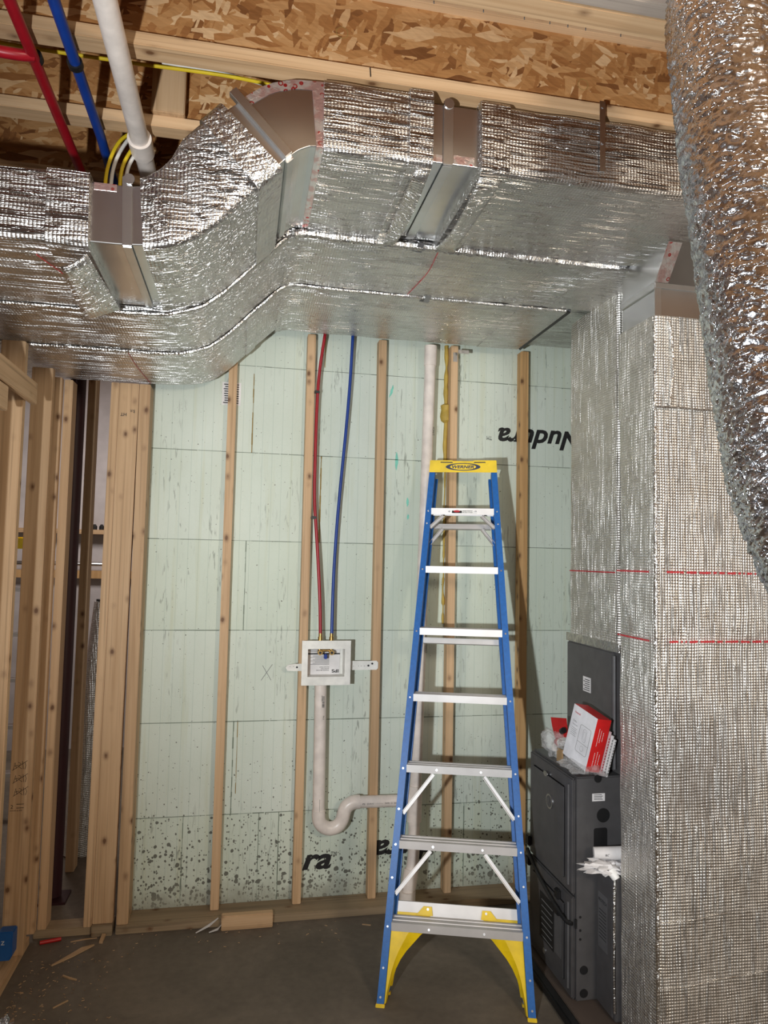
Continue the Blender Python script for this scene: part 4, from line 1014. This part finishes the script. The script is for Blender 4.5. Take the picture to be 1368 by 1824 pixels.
for sd in (-1, 1):
    rl = obj('rail', G().loft(slanted(CH(.029, .072, .004), .012, 2.335, sd)), 'blue', lad, bevel=.0008)
    g = G()
    for k in range(1, 8):
        s = .3048*k-.024; g.disc((sd*(hw(s)+.015), 0, s), (0, -1, 0), .0042, .003, 10)
    for s in (.035, .135, .3048*3-.19, .3048*2-.15, .3048*7-.09): g.disc((sd*(hw(s)+.016), 0, s), (0, -1, 0), .0042, .003, 10)
    obj('rivet', g, 'steel', rl, smooth=True)
    fp_ = G(); fp_.loft(slanted([(-.004, -.003), (.032, -.003), (.032, .078), (-.004, .078)], -.004, .012, sd)); obj('foot', fp_, 'yellow', lad, bevel=.002)
    rr2 = obj('rear_rail', G().loft(slanted(CH(.024, .034, .0035), .035, 2.325, sd, -.012)), 'blue', lad, bevel=.0006)
    for v in rr2.data.vertices: v.co.y += .082
    g = G().loft(slanted([(-.004, .08), (.026, .08), (.026, .12), (-.004, .12)], .02, .037, sd, -.012)); obj('foot', g, 'yellow', lad, bevel=.002)
    # moulded yellow knee braces
    prof = [(.280, .150), (.255, .120), (.225, .094), (.195, .068), (.165, .048), (.13, .032), (.09, .020), (.05, .011), (.012, .007)]
    for rear_, y0, y1, dz in ((0, .010, .062, 0), (1, .088, .112, .045)):
        g = G(); rings = []
        for s, e in prof:
            s += dz; xo = hw(s)-.001-(.012 if rear_ else 0); xi = xo-e
            bulge = .018 if not rear_ else .004
            rings.append([Vector((sd*xo, y0, s)), Vector((sd*(xo*.45+xi*.55), y0-.000+bulge*.0, s)), Vector((sd*xi, y0+bulge, s)), Vector((sd*xi, y1, s)), Vector((sd*xo, y1, s))])
        g.loft(rings); obj('knee_brace', g, 'yellow', lad, bevel=0)
    if True:   # yellow tabs on the rear bottom bar
        x = sd*.135; g = G().prism([(x-sd*.035, .318), (x+sd*.035, .318), (x+sd*.004, .352), (x-sd*.03, .352)], 1, .084, .088)
        tb = obj('brace_tab', g, 'yellow', lad); obj('rivet', G().disc((x-sd*.014, .084, .342), (0, -1, 0), .005, .003, 10), 'steel', tb)
TA = .29; tc, ts = math.cos(TA), math.sin(TA)
def lev(x, d, h, s): return Vector((x, d*tc-h*ts, s+d*ts+h*tc))     # d = depth, h = height with the treads level
for k in range(1, 8):
    s = .3048*k-.024; w = hw(s)
    prof = [(0, -.016), (.0022, -.016), (.0022, .012), (.010, .013), (.012, .0115), (.026, .0115), (.028, .015), (.042, .015), (.044, .0115), (.058, .0115), (.060, .015), (.070, .015), (.070, -.016), (.0722, -.016), (.0722, .017), (.060, .017), (.058, .014), (.044, .014), (.042, .017), (.028, .017), (.026, .014), (.012, .014), (.010, .017), (0, .016)]
    rings = [[lev(x, d-.001, h, s) for d, h in prof] for x in (-w, w)]
    stp = obj('step', G().loft(rings), 'alu', lad)
    if k in (1, 2, 3, 7):
        for sd in (-1, 1): obj('rivet', G().disc((sd*w*.42, -.001, s-.001), (0, -1, 0), .0048, .003, 10), 'steel', stp)
    zb = {1: s+.058, 5: s-.022, 7: s-.045}.get(k); hh = .026 if k == 1 else .013
    if zb:
        wr = w-.012; rb = obj('rear_bar', G().box(-wr, wr, .092, .096, zb-hh, zb+hh).box(-wr, wr, .096, .112, zb+hh-.003, zb+hh).box(-wr, wr, .096, .112, zb-hh, zb-hh+.003), 'alu', lad)
# diagonal braces
def brace(s, f, ds, y, front=True):
    for sd in (-1, 1):
        a = Vector((sd*hw(s)*f, y, s)); b = Vector((sd*(hw(s-ds)-.002), y, s-ds))
        d = (b-a).normalized(); n = Vector((0, 1, 0)).cross(d).normalized(); g = G()
        for off, t in ((-.008, .002), (.006, .002)): g.add([a+n*off+Vector((0, -.007, 0)), a+n*(off+t)+Vector((0, -.007, 0)), b+n*(off+t)+Vector((0, -.007, 0)), b+n*off+Vector((0, -.007, 0)), a+n*off+Vector((0, .009, 0)), a+n*(off+t)+Vector((0, .009, 0)), b+n*(off+t)+Vector((0, .009, 0)), b+n*off+Vector((0, .009, 0))], [(0, 1, 2, 3), (4, 5, 6, 7), (0, 4, 5, 1), (1, 5, 6, 2), (2, 6, 7, 3), (3, 7, 4, 0)])
        c = [a-n*.008, a+n*.008, b+n*.008, b-n*.008]; g.add([p+Vector((0, .009, 0)) for p in c]+[p+Vector((0, .007, 0)) for p in c], [(0, 1, 2, 3), (7, 6, 5, 4), (0, 4, 5, 1), (1, 5, 6, 2), (2, 6, 7, 3), (3, 7, 4, 0)])
        obj('diagonal_brace', g, 'alu', lad)
brace(.3048*7-.042, .60, .065, .012); brace(.3048*7-.085, .62, .085, .086); brace(.3048*3-.042, .48, .165, .014); brace(.3048*2-.042, .46, .17, .014)
# cap
wc = .172
CP = [(-wc, -.031), (wc, -.031), (wc-.004, .031), (.055, .031), (.050, .027), (-.05, .027), (-.055, .031), (-wc+.004, .031)]
def capface(d, pts): return [lev(x, d, h, 2.357) for x, h in pts]
g = G(); g.loft([capface(-.014, CP), capface(-.009, CP)])
cap = obj('cap', g, 'yellow', lad, bevel=.0015)
g = G(); g.loft([[lev(-wc+.003, d, .028, 2.357), lev(wc-.003, d, .028, 2.357), lev(wc-.003, d, .023, 2.357), lev(-wc+.003, d, .023, 2.357)] for d in (-.010, .115)]); obj('cap_top', g, 'yellow', cap)
for sd in (-1, 1):
    g = G(); g.loft([[lev(sd*(wc-.003), d, -.030, 2.357), lev(sd*(wc-.003), d, .028, 2.357), lev(sd*(wc-.008), d, .028, 2.357), lev(sd*(wc-.008), d, -.030, 2.357)] for d in (-.010, .115)]); obj('cap_side', g, 'yellow', cap)
def ell(cx, cz, rx, rz, y, n=36): return [lev(cx+rx*math.cos(a), -.0142+y, cz+rz*math.sin(a), 2.357) for a in (2*math.pi*k/n for k in range(n))]
g = G().add(ell(0, -.003, .088, .0195, -.0004), [tuple(range(36))]); lg = obj('logo_oval', g, 'navy', cap)
g = G().add(ell(0, -.003, .066, .0155, -.0008), [tuple(range(36))]); obj('logo_field', g, 'yellow', cap)
g = G(); text(g, 'WERNER', lev(-.056, -.0154, -.0105, 2.357), (1, 0, 0), lev(0, 0, 1, 0), .0215, 0, .25, .035, .112); obj('logo_text', g, 'navy', cap)
for sl in ([(-.115, .018), (-.052, .017), (-.055, .0225), (-.115, .023)], [(.052, .017), (.115, .018), (.112, .023), (.058, .0225)]):
    obj('slot', G().loft([[lev(x, d, h, 2.357) for x, h in sl] for d in (-.0146, -.0135)]), 'black', cap)
# warning sticker on the top step
s7 = .3048*7-.024
g = G().box(-.052, -.003, -.0022, -.001, s7-.009, s7+.010); sk = obj('sticker', g, 'black', lad); g = G().disc((-.028, -.0022, s7), (0, -1, 0), .016, .0006, 20, .006); obj('sticker_oval', g, 'red_print', sk)
g = G().box(-.003, .070, -.0022, -.001, s7-.010, s7+.010); sk = obj('sticker', g, 'white_print', lad); g = G(); text(g, 'warning', (.0, -.0026, s7), (1, 0, 0), (0, 0, 1), .010, 0, .2, .02, .05); text(g, 'DO NOT STAND', (.0, -.0026, s7-.008), (1, 0, 0), (0, 0, 1), .006, 0, 0, .02, .05); obj('sticker_print', g, 'black_print', sk)

# ------------------------------------------------------------------ small things on the floor
lumber('wood_offcut', 'short pine offcut standing on edge against the sill plate', 'wood block', -.045, .195, 3.522, 3.560, 0, .066, 'wood_x')
tag(obj('red_crayon', G().tube([(-.84, 3.530, .0085), (-.755, 3.552, .0085)], .0085, 10), 'red_plastic', None, smooth=True), 'short red marking stick on the slab near the left sole plate', 'marker')
def splinter(label, pts, w, hgt=.004, mt='splinter', name='wood_splinter', group='wood splinters on the slab'):
    g = G(); pts = [Vector(p) for p in pts]; rings = []
    for i, p in enumerate(pts):
        t_ = (pts[min(i+1, len(pts)-1)]-pts[max(i-1, 0)]).normalized(); n = t_.cross(Vector((0, 0, 1))); ww = w[i]
        rings.append([p-n*ww, p+n*ww, p+n*ww+Vector((0, 0, hgt)), p-n*ww+Vector((0, 0, hgt))])
    return tag(obj(name, g.loft(rings), mt, None), label, 'wood splinter', group)
splinter('long curved wood splinter on the slab in the left corner', [(-.745, 3.345, .0), (-.68, 3.41, .001), (-.64, 3.455, .002), (-.60, 3.485, .001)], [.002, .011, .014, .002], .006)
splinter('small pale wood stick on the slab below the long splinter', [(-.68, 3.262, 0), (-.65, 3.24, 0), (-.618, 3.222, 0)], [.003, .004, .002], .005)
splinter('thin pale sliver beside the red marking stick', [(-.71, 3.53, 0), (-.65, 3.545, 0), (-.60, 3.548, 0)], [.002, .003, .001])
splinter('upright chip by the dark block', [(-.575, 3.50, 0), (-.57, 3.545, .01)], [.008, .009], .01)
splinter('thin twig of wood low in the left corner', [(-.665, 3.045, 0), (-.62, 3.085, 0)], [.002, .003])
splinter('small sliver lying on the slab in front of the strips', [(.62, 3.48, 0), (.66, 3.465, 0)], [.002, .003])
for pts, lb in (([(-.16, 3.52, .002), (-.10, 3.545, .02), (-.06, 3.555, .045)], 'white curl of plastic shaving left of the pine offcut'), ([(-.10, 3.515, .002), (-.06, 3.52, .012), (-.045, 3.518, .03)], 'broad white shaving touching the pine offcut')):
    splinter(lb, pts, [.003, .010, .004], .002, 'paper', 'plastic_shaving', 'white shavings beside the offcut')
g = G()
for i in range(260):
    f = random.random()**1.5; x = -.86+.5*random.random()*random.random()+.02; y = 2.86+.55*random.random()
    if random.random() < .25: x = random.uniform(-.85, .6); y = random.uniform(3.35, 3.56)
    a = random.uniform(0, math.pi); l = random.uniform(.0012, .007); d = Vector((math.cos(a), math.sin(a), 0))*l; n = Vector((-d.y, d.x, 0)).normalized()*.0006; c = Vector((x, y, .001))
    g.add([c-d-n, c+d-n, c+d+n, c-d+n, c-d+Vector((0, 0, .0025)), c+d+Vector((0, 0, .002))], [(0, 1, 2, 3), (0, 1, 5, 4), (2, 3, 4, 5)])
tag(obj('sawdust', g, 'splinter', None), 'loose straw coloured sawdust and chips along the left plate', 'sawdust', kind='stuff')
t = thing('junction_box', 'blue plastic electrical box low on the left stud at the photo edge', 'electrical box', (-.93, 3.31, .06))
obj('box', G().box(-.955, -.893, 3.28, 3.37, .07, .17), 'blue_plastic', t, bevel=.004)
obj('flange', G().box(-.957, -.885, 3.272, 3.282, .09, .19), 'blue_plastic', t, bevel=.003)
g = G(); text(g, 'Z', (-.928, 3.2712, .14), rt, up, .022, 0); obj('print', g, 'white_print', t)
tag(obj('foil_scrap', blob((-.775, 2.80, .05), (.035, .05, .065), 11, .6, 24, 9), 'foil_flex', None, smooth=False), 'crumpled silver foil scrap at the bottom left corner', 'foil scrap')
